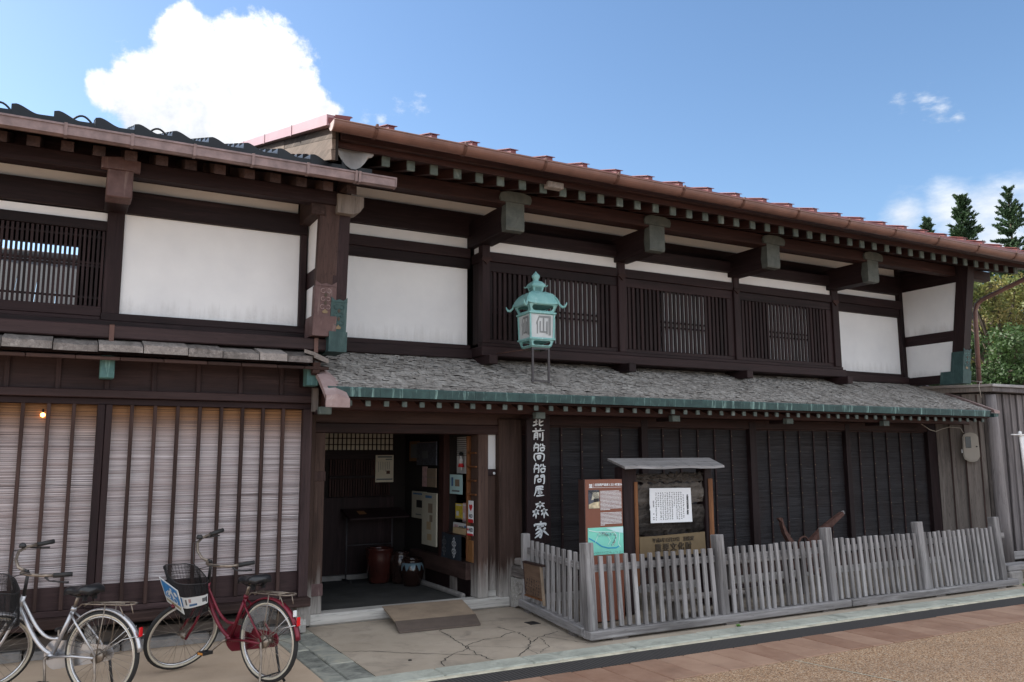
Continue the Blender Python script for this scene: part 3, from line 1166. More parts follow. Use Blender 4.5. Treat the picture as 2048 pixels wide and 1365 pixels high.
b.hexa([(2.11, 7.88, 2.66), (2.26, 7.90, 2.61), (2.26, 8.25, 2.66), (2.11, 8.23, 2.71), (2.11, 7.88, 2.715), (2.26, 7.90, 2.655), (2.26, 8.25, 2.705), (2.11, 8.23, 2.765)], 'old_wood_y')
piece('verge_board', b, th)
b = MB()
b.prism([(7.92, 2.62), (7.95, 2.52), (8.0, 2.50), (8.06, 2.55), (8.10, 2.62)], 'x', 2.12, 2.19, 'brown_wood_y')
piece('verge_nose', b, th)
for xx in (.33, 2.145, -1.5):
    b = MB()
    b.box((xx - .058, 8.03, 2.40), (xx + .058, 8.18, 2.60), 'patina', .008)
    piece('bracket_cap', b, th)
    bx('bracket_arm', th, (xx - .05, 8.18, 2.41), (xx + .05, 8.37, 2.59), H_ + 'y')
# boarded frieze
bx('frieze_board', th, (XL, 8.36, 2.32), (2.25, 8.40, 2.75), P_ + 'x')
x = -.436 - .392 * 6
while x < 2.1:
    bx('batten', th, (x - .021, 8.335, 2.318), (x + .021, 8.362, 2.60), P_ + 'z')
    x += .392
bx('beam', th, (XL, 8.27, 2.245), (2.262, 8.37, 2.318), P_ + 'x', .006)
bx('beam_end', th, (2.20, 8.25, 2.16), (2.268, 8.268, 2.40), 'old_wood_z')
bx('header', th, (XL, 8.33, 2.185), (2.22, 8.40, 2.243), H_ + 'x')
# mullions and slats
bx('mullion', th, (.283, 8.30, .41), (.345, 8.40, 2.185), H_ + 'z')
bx('mullion', th, (.349, 8.32, .41), (.405, 8.40, 2.185), P_ + 'z')
bx('mullion', th, (-1.49, 8.30, .41), (-1.37, 8.40, 2.185), H_ + 'z')
for x in [.568 + .1962 * i for i in range(8)] + [.096 - .1962 * i for i in range(8)] + [-1.63 - .1962 * i for i in range(7)]:
    bx('slat', th, (x - .015, 8.325, .41), (x + .016, 8.37, 2.187), 'brown_wood_z')
bx('end_post', th, (2.135, 8.30, .358), (2.225, 8.40, 2.185), P_ + 'z')
bx('kick_board', th, (XL, 8.376, .41), (2.135, 8.40, .60), P_ + 'x', 0)
bx('rail', th, (XL, 8.33, .358), (2.133, 8.40, .408), P_ + 'x')
bx('sill', th, (XL, 8.23, .272), (2.242, 8.45, .356), 'brown_wood_x', .008)
# reed blinds, one per bay
def blind(parent, x0, x1, z0, z1, y, pitch, m, jit=.004):
    b = MB()
    z = z0
    cuts = [x0, x1]
    while z < z1:
        h = pitch * random.uniform(.55, .98)
        dy = random.uniform(-jit, jit)
        sag = random.uniform(-.0015, .0015)
        y0 = y + dy
        b.hexa([(x0, y0, z), (x1, y0, z + sag), (x1, y0 + .004, z + sag), (x0, y0 + .004, z),
                (x0, y0, z + h), (x1, y0, z + h + sag), (x1, y0 + .004, z + h + sag), (x0, y0 + .004, z + h)], m)
        z += pitch
    return piece('reed_blind', b, parent, stuff=True)


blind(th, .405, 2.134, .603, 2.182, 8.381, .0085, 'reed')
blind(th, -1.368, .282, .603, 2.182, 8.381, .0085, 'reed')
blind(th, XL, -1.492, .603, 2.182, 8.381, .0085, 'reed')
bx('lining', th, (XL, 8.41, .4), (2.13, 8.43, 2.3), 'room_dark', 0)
# legs under the bay and the base stones
for xx in (2.165, .34, -1.43):
    b = MB()
    b.prism([(8.27, .272), (8.27, .20), (8.285, .15), (8.26, .10), (8.275, .03), (8.36, .03), (8.40, .272)], 'x', xx - .045, xx + .045, 'foot_wood_z')
    piece('leg', b, th)
bx('base_beam', th, (XL, 8.60, .0), (2.12, 8.78, .16), 'step_wood', .012)
for i in range(7):
    x0 = XL + .76 * i
    bx('base_stone', th, (x0 + .004, 8.42, -.02), (x0 + .75, 8.58, .075 + random.uniform(-.01, .01)), 'stone_grey', .02)
b = MB()
b.lathe([(0.0001, -.022), (.016, -.014), (.021, 0), (.016, .014), (.0001, .022)], 'bulb_glow', 12, (-.142, 8.366, 2.085))
b.lathe([(.008, .02), (.008, .05), (.0001, .051)], 'iron_black', 8, (-.142, 8.366, 2.085))
tag(piece('light_bulb', b, None), 'tiny glowing orange bulb high on the left reed blind', 'bulb')

# a tiled roof behind, glimpsed through the lattice window
rr_ = thing('rear_roof', 'grey tiled roof glimpsed through the upstairs lattice window', 'roof', (-.3, 14.5, 3.5))
b = MB()
x = -1.8
while x < 1.2:
    b.hexa([(x, 13.0, 3.56), (x + .26, 13.0, 3.56), (x + .26, 15.5, 4.96), (x, 15.5, 4.96), (x, 13.0, 3.62), (x + .26, 13.0, 3.60), (x + .26, 15.5, 5.0), (x, 15.5, 5.02)], 'rear_tile')
    x += .27
piece('tiles', b, rr_, stuff=True)
b = MB()
b.tube([(-1.8, 15.5, 5.02), (1.2, 15.5, 5.02)], .10, 'rear_tile', 8)
piece('ridge', b, rr_)
# ================================================================== MAIN HOUSE
mh = thing('merchant_house', 'long dark timber merchant house with shingled pent roof and red metal upper roof', 'house', (7.5, 8.8, 0))
D_, E_ = 'dark_wood_', 'eave_wood_'
# ---- body: backing walls, floors and the far side, so that no light leaks in
b = MB()
b.box((2.30, 9.04, 2.6), (4.30, 9.14, 5.3), 'room_dark')
b.box((10.55, 9.04, 2.6), (12.45, 9.14, 5.3), 'room_dark')
b.box((4.30, 9.04, 4.30), (10.55, 9.14, 5.3), 'room_dark')
b.box((4.30, 9.5, 2.6), (10.55, 9.6, 4.4), 'room_dark')
b.box((4.30, 8.80, 4.25), (10.55, 9.5, 4.30), 'room_dark')
b.box((4.30, 8.80, 2.75), (10.55, 9.5, 2.80), 'room_dark')
b.box((10.5, 8.80, 2.8), (10.55, 9.5, 4.3), 'room_dark')
piece('backing_wall', b, mh)
b = MB()
b.box((12.40, 9.0, 0), (12.5, 16.5, 5.0), 'plank_wood_z')
piece('side_wall', b, mh)

# ---- upper storey, flat wall left and right of the bay
def pl(x0, x1, z0, z1, y=9.0): return bx('plaster_panel', mh, (x0, y, z0), (x1, y + .045, z1), 'plaster', .002)
def beam(x0, x1, y0, z0, z1, y1=9.05, m='dark_wood_x', nm='beam', ch=.006): return bx(nm, mh, (x0, y0, z0), (x1, y1, z1), m, ch)
pl(2.45, 4.275, 3.045, 3.992)
pl(2.45, 4.275, 4.242, 4.378)
pl(2.45, 12.37, 4.682, 4.822)
beam(2.40, 4.30, 8.96, 3.992, 4.112)
beam(2.40, 4.30, 8.95, 4.114, 4.240)
beam(2.40, 12.40, 8.93, 4.380, 4.680)
beam(2.40, 12.40, 8.93, 4.824, 5.15)
beam(2.40, 4.30, 8.95, 2.985, 3.042, nm='sill')
beam(2.40, 4.30, 8.90, 2.87, 2.983, nm='sill')
pl(10.80, 12.335, 3.035, 3.995)
pl(10.84, 12.29, 4.272, 4.378)
beam(10.52, 12.38, 8.95, 3.997, 4.13)
beam(10.52, 12.40, 8.93, 4.132, 4.270)
beam(10.52, 12.40, 8.95, 2.985, 3.033, nm='sill')
beam(10.52, 12.40, 8.90, 2.87, 2.983, nm='sill')
bx('post', mh, (10.53, 8.94, 2.98), (10.80, 9.05, 4.38), D_ + 'z')
bx('post', mh, (12.30, 8.93, 2.98), (12.41, 9.06, 4.68), D_ + 'z')
bx('post', mh, (12.30, 8.94, 4.69), (12.545, 9.07, 5.2), D_ + 'z')
# ---- the lattice bay
PX = [(4.33, 4.435), (6.325, 6.44), (8.35, 8.46), (10.372, 10.51)]
beam(4.30, 10.54, 8.66, 4.300, 4.452, 8.99, nm='lintel', ch=.008)
beam(4.33, 10.51, 8.70, 4.045, 4.162, 8.80, nm='head_beam')
beam(4.30, 10.54, 8.64, 2.885, 3.0, 8.99, nm='sill', ch=.008)
beam(4.32, 10.52, 8.68, 3.002, 3.045, 8.80, nm='sill_board')
for a, c in PX:
    bx('post', mh, (a, 8.69, 3.046), (c, 8.80, 4.298), D_ + 'z', .006)
    b = MB()   # carved leaf where the post meets the head beam
    xc = (a + c) / 2
    b.prism([(xc - .055, 4.085), (xc + .055, 4.085), (xc + .07, 4.05), (xc + .03, 4.03), (xc, 3.995), (xc - .03, 4.03), (xc - .07, 4.05)], 'y', 8.672, 8.689, 'eave_wood_x')
    piece('carved_leaf', b, mh)
    bx('corbel', mh, (xc - .055, 8.50, 2.775), (xc + .055, 8.95, 2.884), D_ + 'y', .006)
for (a, c), (a2, c2) in zip(PX, PX[1:]):
    bx('plaster_panel', mh, (c, 8.73, 4.164), (a2, 8.77, 4.298), 'plaster', .002)
bx('plaster_panel', mh, (4.345, 8.80, 4.164), (4.375, 8.95, 4.298), 'plaster', .002)
# return of the bay
bx('return_panel', mh, (4.35, 8.80, 3.046), (4.38, 9.0, 4.04), D_ + 'z')
bx('return_rail', mh, (4.33, 8.80, 4.045), (4.40, 9.0, 4.162), D_ + 'y')
for i in range(3):
    x0, x1 = PX[i][1] + .002, PX[i + 1][0] - .002
    fr = bx('lattice_window', mh, (x0, 8.725, 3.925), (x1, 8.775, 4.042), D_ + 'x')
    bx('window_frame', fr, (x0, 8.725, 3.048), (x1, 8.775, 3.098), D_ + 'x')
    bx('window_frame', fr, (x0, 8.722, 3.10), (x0 + .042, 8.778, 3.923), D_ + 'z')
    bx('window_frame', fr, (x1 - .112, 8.722, 3.10), (x1, 8.778, 3.923), D_ + 'z')
    for z in (3.495, 3.425):
        bx('rail', fr, (x0 + .042, 8.756, z), (x1 - .112, 8.77, z + .022), D_ + 'x', 0)
    n = 25
    xa, xb = x0 + .05, x1 - .12
    for j in range(n):
        xx = lerp(xa, xb, (j + .5) / n)
        bx('slat', fr, (xx - .021, 8.732, 3.098), (xx + .021, 8.755, 3.925), D_ + 'z', .003)
    wx = [(5.25, 6.08), (7.10, 7.92), (9.10, 9.90)][i]
    bx('paper_screen', fr, (wx[0], 8.800, 3.05), (wx[1], 8.808, 3.92), 'shoji_paper', 0)
    for (ra, rb_) in ((x0, wx[0] - .004), (wx[1] + .004, x1)):
        bx('inner_shutter', fr, (ra, 8.90, 3.05), (rb_, 8.915, 4.04), 'dark_wood_z')

# ---- bracket arms with grey-green copper noses, purlin, rafters
for xc in (4.375, 6.395, 8.385, 10.405):
    arm = bx('bracket_arm', mh, (xc - .110, 8.02, 4.235), (xc + .110, 8.98, 4.545), D_ + 'y', .006)
    b = MB()
    b.prism([(7.95, 4.26), (7.96, 4.232), (8.05, 4.226), (8.07, 4.36), (8.04, 4.553), (7.95, 4.553)], 'x', xc - .118, xc + .118, 'patina_grey')
    b.prism([(xc - .19, 4.553), (xc + .19, 4.553), (xc + .205, 4.60), (xc + .19, 4.645), (xc + .1, 4.672), (xc - .1, 4.672), (xc - .19, 4.645), (xc - .205, 4.60)], 'y', 7.925, 8.04, 'patina_grey')
    piece('copper_cover', b, arm)
beam(2.32, 13.3, 7.955, 4.525, 4.676, 8.10, E_ + 'x', 'purlin', .008)
SM = .285
rb = MB()
rb.hexa([(-.04, 0, 0), (.04, 0, 0), (.04, 1.6, 1.6 * SM), (-.04, 1.6, 1.6 * SM), (-.04, 0, .098), (.04, 0, .098), (.04, 1.6, .098 + 1.6 * SM), (-.04, 1.6, .098 + 1.6 * SM)], 'eave_wood_y')
raf = rb.build('rafter')
cb = MB()
cb.box((-.042, -.006, -.003), (.042, .02, .101), 'patina_cap', .004)
cap_me = cb.build('cap')
x = 2.41
i = 0
while x < 13.3:
    xx = x + random.uniform(-.008, .008)
    r_ = put('rafter', raf, mh, (xx, 7.50, 4.552))
    if i > 0:
        put('rafter_cap', cap_me, r_, (xx, 7.49 + random.uniform(-.006, .006), 4.552))
    x += .2572
    i += 1
b = MB()
b.box((4.46, 7.36, 4.585), (4.66, 7.46, 4.655), 'old_wood_y', .008)
piece('mending_block', b, mh)
def mz(y): return 4.822 + SM * (y - 7.22)
b = MB()
for (za, m_) in ((-.075, 'eave_wood_x'),):
    b.hexa([(2.14, 7.40, mz(7.40) - .249), (13.75, 7.40, mz(7.40) - .249), (13.75, 12.9, mz(12.9) - .249), (2.14, 12.9, mz(12.9) - .249),
            (2.14, 7.40, mz(7.40) - .055), (13.75, 7.40, mz(7.40) - .055), (13.75, 12.9, mz(12.9) - .055), (2.14, 12.9, mz(12.9) - .055)], m_)
piece('soffit_board', b, mh)
bx('fascia_board', mh, (2.15, 7.30, 4.668), (13.75, 7.37, 4.752), E_ + 'x', .006)
# sheet metal roof, ribs, back slope
b = MB()
b.hexa([(2.0, 7.20, mz(7.20) - .05), (13.8, 7.20, mz(7.20) - .05), (13.8, 12.9, mz(12.9) - .05), (2.0, 12.9, mz(12.9) - .05),
        (2.0, 7.20, mz(7.20)), (13.8, 7.20, mz(7.20)), (13.8, 12.9, mz(12.9)), (2.0, 12.9, mz(12.9))], 'red_metal')
b.hexa([(2.0, 12.9, mz(12.9) - .05), (13.8, 12.9, mz(12.9) - .05), (13.8, 18.6, mz(7.2) - .05), (2.0, 18.6, mz(7.2) - .05),
        (2.0, 12.9, mz(12.9)), (13.8, 12.9, mz(12.9)), (13.8, 18.6, mz(7.2)), (2.0, 18.6, mz(7.2))], 'red_metal')
roof = piece('roof', b, mh)
sb = MB()
sb.hexa([(-.03, 0, 0), (.03, 0, 0), (.03, 5.6, 5.6 * SM), (-.03, 5.6, 5.6 * SM), (-.03, 0, .036), (.03, 0, .036), (.03, 5.6, .036 + 5.6 * SM), (-.03, 5.6, .036 + 5.6 * SM)], 'red_metal')
sb.hexa([(-.055, -.012, .036), (.055, -.012, .036), (.055, 5.6, .036 + 5.6 * SM), (-.055, 5.6, .036 + 5.6 * SM), (-.055, -.012, .043), (.055, -.012, .043), (.055, 5.6, .043 + 5.6 * SM), (-.055, 5.6, .043 + 5.6 * SM)], 'red_metal')
seam = sb.build('roof_rib')
x = 2.175
while x < 13.8:
    put('roof_rib', seam, roof, (x, 7.215, mz(7.215) - .002))
    x += .4445
# half-round gutter with straps
gb = MB()
prof = [(.080 * math.cos(a), .080 * math.sin(a)) for a in np.linspace(math.pi, 2 * math.pi, 13)]
inner = [(.074 * math.cos(a), .074 * math.sin(a)) for a in np.linspace(2 * math.pi, math.pi, 13)]
gy, gz = 7.14, 4.748
gb.prism([(gy + p[0], gz + p[1]) for p in prof + inner], 'x', 2.02, 13.9, 'gutter_copper')
gb.tube([(2.02, gy - .078, gz), (13.9, gy - .078, gz)], .009, 'gutter_copper', 8)
gut = piece('gutter', gb, mh)
gut.rotation_euler = (0, .004, 0)      # the gutter falls towards the downpipe
gut.location.z -= .020
gb = MB()
gb.prism([(gy + p[0] * 1.03, gz + p[1] * 1.03) for p in prof], 'x', 2.012, 2.022, 'copper_pink')
piece('end_cap', gb, gut)
sbm = MB()
o1 = [(.087 * math.cos(a), .087 * math.sin(a)) for a in np.linspace(math.pi * .93, 2 * math.pi, 13)]
i1 = [(.082 * math.cos(a), .082 * math.sin(a)) for a in np.linspace(2 * math.pi, math.pi * .93, 13)]
sbm.prism(o1 + i1, 'x', -.016, .016, 'clamp_brown')
sbm.box((-.012, -.098, -.02), (.012, -.082, .026), 'clamp_brown', .003)
strap = sbm.build('gutter_strap')
for x in [2.42 + .918 * i for i in range(13)]:
    put('gutter_strap', strap, gut, (x, gy, gz))
# gable verge: metal barge cap over old boards
b = MB()
ys = [7.205, 8.6, 10.0, 11.4, 12.9]
for y0, y1 in zip(ys, ys[1:]):
    b.hexa([(1.985, y0 + .004, mz(y0) - .075), (2.06, y0 + .004, mz(y0) - .075), (2.06, y1, mz(y1) - .075), (1.985, y1, mz(y1) - .075),
            (1.985, y0 + .004, mz(y0) + .03), (2.06, y0 + .004, mz(y0) + .03), (2.06, y1, mz(y1) + .03), (1.985, y1, mz(y1) + .03)], 'verge_metal')
    b.box((1.978, y1 - .03, mz(y1) - .09), (1.984, y1 + .01, mz(y1) + .025), 'verge_metal')
b.prism([(2.06, mz(7.2) + .005), (2.20, mz(7.2) + .005), (2.215, mz(7.2) + .045), (2.06, mz(7.2) + .035)], 'y', 7.19, 7.5, 'red_metal')
piece('verge_cap', b, mh)
for q in range(3):
    d0, d1 = .08 + .105 * q, .08 + .105 * (q + 1) - .005
    n = 3
    cuts = [7.30] + [7.30 + 5.6 * (i + random.uniform(-.25, .25)) / n for i in range(1, n)] + [12.9]
    for ya, yb in zip(cuts, cuts[1:]):
        b = MB()
        xo = random.uniform(-.008, .008)
        b.hexa([(2.07 + xo, ya, mz(ya) - d1), (2.10, ya, mz(ya) - d1), (2.10, yb - .006, mz(yb) - d1), (2.07 + xo, yb - .006, mz(yb) - d1),
                (2.062 + xo, ya, mz(ya) - d0), (2.10, ya, mz(ya) - d0), (2.10, yb - .006, mz(yb) - d0), (2.062 + xo, yb - .006, mz(yb) - d0)], 'gable_wood_y')
        piece('gable_board', b, mh)
b = MB()
b.hexa([(2.102, 7.31, mz(7.31) - .39), (2.13, 7.31, mz(7.31) - .39), (2.13, 12.9, mz(12.9) - .6), (2.102, 12.9, mz(12.9) - .6), (2.102, 7.31, mz(7.31) - .09), (2.13, 7.31, mz(7.31) - .09), (2.13, 12.9, mz(12.9) - .09), (2.102, 12.9, mz(12.9) - .09)], 'room_dark')
piece('gable_backing', b, mh)
b = MB()   # crumpled sheet hung between the two roofs
rings = []
for i in range(9):
    t = i / 8
    rings.append([(2.16 + .36 * t, 7.47 + .02 * math.sin(5 * t), 4.66 + .012 * math.sin(9 * t)), (2.16 + .36 * t, 7.44 + .03 * math.sin(6 * t), 4.62 - .045 * math.sin(math.pi * t)),
                  (2.17 + .34 * t, 7.45 + .03 * math.cos(5 * t), 4.60 - .16 * math.sin(math.pi * min(1, t * 1.1)))])
b.loft(rings, 'zinc', closed_ring=False, caps=False)
piece('flashing', b, mh, origin=(2.3, 7.45, 4.6))
# wing walls at both ends
wing(mh, 2.315, 2.46, 9.0, 8.06, 7.93, 2.78, 3.57, 4.40, 'dark_wood_z', 'patina_dark', 'patina_dark', .145, .19, .33)
wing(mh, 12.37, 12.54, 8.98, 7.985, 7.765, 2.84, 3.575, 4.42, 'dark_wood_z', 'patina_dark', 'patina', .165, .19, .36)
# downpipe at the right end
b = MB()
b.tube([(13.2, 7.14, 4.69), (13.2, 7.17, 4.58), (13.24, 7.30, 4.47), (13.42, 8.20, 4.27), (13.40, 8.28, 4.20), (13.36, 8.30, 4.08), (13.30, 8.30, 2.6)], .036, 'gutter_copper', 10)
dp = piece('downpipe', b, mh)
for z in (3.12,):
    b = MB()
    b.tube([(13.32, 8.30, z - .012), (13.32, 8.30, z + .012)], .042, 'clamp_brown', 10)
    piece('pipe_clip', b, dp)

# ---- shingled pent roof
PS = .412
def pz(y): return 2.372 + PS * (y - 7.75)
b = MB()
b.hexa([(2.22, 7.77, pz(7.77) - .06), (12.70, 7.77, pz(7.77) - .06), (12.70, 9.02, pz(9.02) - .06), (2.22, 9.02, pz(9.02) - .06),
        (2.22, 7.77, pz(7.77) - .012), (12.70, 7.77, pz(7.77) - .012), (12.70, 9.02, pz(9.02) - .012), (2.22, 9.02, pz(9.02) - .012)], 'dark_wood_x')
pent = piece('pent_roof', b, mh)
SH = []
def shingle_mesh(w, l, t):
    b = MB()
    b.hexa([(-w / 2, 0, -.001), (w / 2, 0, -.001), (w / 2, l, l * PS - .014), (-w / 2, l, l * PS - .014),
            (-w / 2 + random.uniform(-.004, .004), random.uniform(0, .006), t * random.uniform(.7, 1.1)), (w / 2 + random.uniform(-.004, .004), random.uniform(0, .006), t * random.uniform(.7, 1.1)), (w / 2, l, l * PS - .006), (-w / 2, l, l * PS - .006)], 'shingle')
    return b.build('shingle')
SHW = (.05, .062, .075, .085, .058, .07)
SH = [shingle_mesh(w, .085, .010) for w in SHW]
mass = MB()
cnt = 0
rows = 27
for r in range(rows):
    y = 7.752 + r * .0455
    x = 2.30 + random.uniform(0, .06)
    while x < 12.66:
        q = random.randrange(6)
        yy = y + random.uniform(-.012, .010)
        # the individually laid ones: the lowest course and what lies next to it
        if (r == 0 or (r < 5 and x < 7.5)) and cnt < 296:
            put('shingle', SH[q], pent, (x, yy, pz(yy) + .002 + random.uniform(0, .005)), (random.uniform(-.06, .02), random.uniform(-.04, .04), random.uniform(-.05, .05)))
            cnt += 1
        else:
            w, l, t = SHW[q], .085, random.uniform(.005, .012)
            z = pz(yy) + .002 + random.uniform(0, .004)
            sk = random.uniform(-.006, .006)
            lift = random.uniform(0, .010) if random.random() < .25 else 0
            mass.hexa([(x - w / 2 + sk, yy, z + lift), (x + w / 2 + sk, yy, z + lift), (x + w / 2, yy + l, z + l * PS - .014), (x - w / 2, yy + l, z + l * PS - .014),
                       (x - w / 2 + sk, yy + .003, z + t + lift), (x + w / 2 + sk, yy + .003, z + t * .8 + lift), (x + w / 2, yy + l, z + l * PS - .006), (x - w / 2, yy + l, z + l * PS - .006)], 'shingle_mass')
        x += SHW[q] * .98
o = put('shingle_mass', mass.build('shingle_mass', (7.5, 8.3, 2.6), recalc=False), pent, (7.5, 8.3, 2.6), stuff=True)
o.name = 'shingles'
# copper covered eave edge in sheets
x = 2.215
while x < 12.60:
    w = min(.52, 12.69 - x)
    b = MB()
    b.prism([(7.735, pz(7.75) - .088), (7.727, pz(7.75) - .008), (7.735, pz(7.75) + .004), (7.80, pz(7.8) - .004), (7.80, pz(7.8) - .02), (7.755, pz(7.75) - .088)], 'x', x, x + w - .002, 'patina_fascia')
    piece('copper_edge', b, mh)
    x += w
b = MB()   # right verge: pink copper strip with its end cap
b.hexa([(12.70, 7.71, pz(7.71) - .02), (12.83, 7.71, pz(7.71) - .02), (12.83, 9.0, pz(9.0) - .02), (12.70, 9.0, pz(9.0) - .02),
        (12.68, 7.71, pz(7.71) + .035), (12.83, 7.71, pz(7.71) + .02), (12.83, 9.0, pz(9.0) + .02), (12.68, 9.0, pz(9.0) + .035)], 'copper_pink')
b.prism([(12.70, pz(7.75) - .095), (12.80, pz(7.75) - .085), (12.82, pz(7.75) - .04), (12.70, pz(7.75) - .036)], 'y', 7.722, 7.9, 'patina_fascia')
piece('verge_cap', b, mh)
b = MB()   # left verge: a broad pink cap bent over the corner
rings = []
for i in range(9):
    t = i / 8
    y = 7.64 + .62 * t
    dz = -.115 * (1 - t) ** 2.2
    xr = 2.40 - .13 * t ** 1.5
    rings.append([(2.17, y, pz(y) + .015 + dz), (xr, y, pz(y) + .015 + dz), (xr, y, pz(y) + .04 + dz), (lerp(2.17, xr, .5), y, pz(y) + .085 + dz), (2.17, y, pz(y) + .07 + dz)])
b.loft(rings, 'copper_pink', smooth=False)
b.prism([(2.17, pz(7.64) - .155), (2.40, pz(7.64) - .155), (2.40, pz(7.64) - .07), (2.17, pz(7.64) - .04)], 'y', 7.632, 7.66, 'copper_pink')
piece('verge_cap', b, mh)
# pent rafters
rb = MB()
rb.hexa([(-.024, 0, 0), (.024, 0, 0), (.024, .95, .95 * PS), (-.024, .95, .95 * PS), (-.024, 0, .05), (.024, 0, .05), (.024, .95, .05 + .95 * PS), (-.024, .95, .05 + .95 * PS)], 'eave_wood_y')
raf2 = rb.build('rafter')
cb = MB()
cb.box((-.026, -.006, -.003), (.026, .015, .053), 'patina_cap', .003)
cap2 = cb.build('cap')
x = 2.46
while x < 12.65:
    xx = x + random.uniform(-.005, .005)
    r_ = put('pent_rafter', raf2, mh, (xx, 7.85, 2.205))
    put('rafter_cap', cap2, r_, (xx, 7.845, 2.205))
    x += .1912
bx('batten_board', mh, (2.25, 7.79, 2.262), (12.68, 7.835, 2.285), E_ + 'x')
beam(2.30, 12.72, 8.14, 2.178, 2.352, 8.27, E_ + 'x', 'purlin', .008)
for xc in (2.29, 4.75, 6.70, 8.66, 10.62):
    arm = bx('bracket_arm', mh, (xc - .05, 8.139, 2.135), (xc + .05, 8.40, 2.176), D_ + 'y')
    bx('copper_cover', arm, (xc - .062, 8.06, 2.125), (xc + .062, 8.138, 2.20), 'patina_cap', .006)

# ---- ground storey: entrance
bx('threshold', mh, (2.33, 8.62, .0), (4.66, 8.84, .118), 'white_wood_x', .02)
bx('lintel', mh, (2.25, 8.66, 1.962), (4.95, 8.86, 2.066), 'eave_wood_x', .006)
bx('lintel', mh, (2.25, 8.68, 2.069), (4.95, 8.86, 2.50), 'brown_wood_x', .006)
bx('post', mh, (2.352, 8.64, .12), (2.462, 8.84, 1.962), 'foot_wood_z', .006)
bx('post', mh, (2.245, 8.60, .02), (2.345, 8.80, 2.40), 'foot_wood_z', .006)
bx('post_band', mh, (2.345, 8.63, .30), (2.47, 8.66, .42), 'copper_purple')
bx('post_band', mh, (2.345, 8.63, 1.46), (2.47, 8.66, 1.56), 'brown_wood_z')
bx('door_jamb', mh, (4.262, 8.66, .12), (4.392, 8.86, 1.962), 'foot_wood_z', .006)
bx('jamb_panel', mh, (4.394, 8.73, .12), (4.522, 8.80, 1.50), 'foot_wood_z')
bx('jamb_foot', mh, (4.396, 8.715, .12), (4.52, 8.729, .185), 'white_wood_x')
bx('plaster_panel', mh, (4.394, 8.73, 1.56), (4.522, 8.80, 1.96), 'plaster', .002)
bp = bx('bell_plate', mh, (4.396, 8.705, 1.485), (4.52, 8.729, 1.556), 'dark_wood_x')
b = MB()
b.lathe([(.0001, -.006), (.014, -.006), (.016, 0), (.0001, .001)], 'sign_white', 14)
q = put('bell_button', b.build('bell_button'), bp, (4.487, 8.70, 1.512), (R(-90), 0, 0))
bx('main_post', mh, (4.524, 8.635, .0), (4.83, 8.86, 2.15), 'foot_wood_z', .012)
bx('post', mh, (4.85, 8.70, .2), (4.93, 8.84, 2.17), D_ + 'z')
bx('bench_arm', mh, (4.66, 8.28, .335), (4.80, 8.62, .465), 'old_wood_y', .02)
bx('bench_beam', mh, (4.80, 8.28, .335), (4.99, 8.40, .455), 'old_wood_x', .02)
bx('arm_block', mh, (4.70, 8.46, .466), (4.79, 8.62, .545), 'old_wood_y', .015)
b = MB()
b.prism([(8.62, .335), (8.36, .335), (8.34, .27), (8.36, .20), (8.42, .17), (8.40, .12), (8.44, .05), (8.52, .01), (8.62, .0)], 'x', 4.66, 4.79, 'white_wood_x')
for (yy, zz, rr) in ((8.44, .25, .05), (8.50, .12, .035), (8.45, .17, .025)):
    b.tube([(4.655, yy + rr * (1 - t / 14) * math.cos(t), zz + rr * (1 - t / 14) * math.sin(t)) for t in np.linspace(0, 9, 22)], .006, 'white_wood_x', 5)
piece('carved_bracket', b, mh)
# ---- ground storey: the long blind-covered front
PB = [(4.935, 6.637), (6.741, 8.53), (8.655, 10.495), (10.59, 12.44)]
BT = [[5.297 - .148, 5.447, 5.746, 6.044, 6.353], [7.031, 7.332, 7.629, 7.931, 8.236], [8.95, 9.27, 9.565, 9.862, 10.165], [10.86, 11.19, 11.50, 11.82, 12.12]]
for x0, x1 in ((6.637, 6.741), (8.53, 8.655), (10.495, 10.59), (12.44, 12.66)):
    bx('post', mh, (x0, 8.69, .05), (x1, 8.84, 2.175), D_ + 'z')
bx('header', mh, (4.93, 8.70, 2.075), (12.66, 8.86, 2.20), E_ + 'x')
bx('header', mh, (4.93, 8.72, 2.20), (12.66, 8.86, 2.55), D_ + 'x')
bx('sill', mh, (4.85, 8.66, .10), (12.66, 8.86, .26), 'brown_wood_x', .01)
bx('base_stone', mh, (4.85, 8.64, -.03), (12.66, 8.86, .098), 'stone_grey', .02)
for (x0, x1), bt in zip(PB, BT):
    blind(mh, x0, x1, .30, 2.068, 8.765, .0125, 'reed_dark', .005)
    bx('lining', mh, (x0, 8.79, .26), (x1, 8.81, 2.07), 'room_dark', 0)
    bx('blind_rod', mh, (x0, 8.745, 2.058), (x1, 8.762, 2.074), 'brown_wood_x')
    for xx in bt:
        bx('batten', mh, (xx - .015, 8.742, .27), (xx + .015, 8.758, 2.06), D_ + 'z', .002)
    b = MB()
    for xx in bt:
        for j in range(9):
            z = .36 + j * .2 + random.uniform(-.01, .01)
            b.box((xx - .005, 8.738, z), (xx + .005, 8.742, z + .012), 'bronze')
    piece('nail', b, mh, stuff=True)
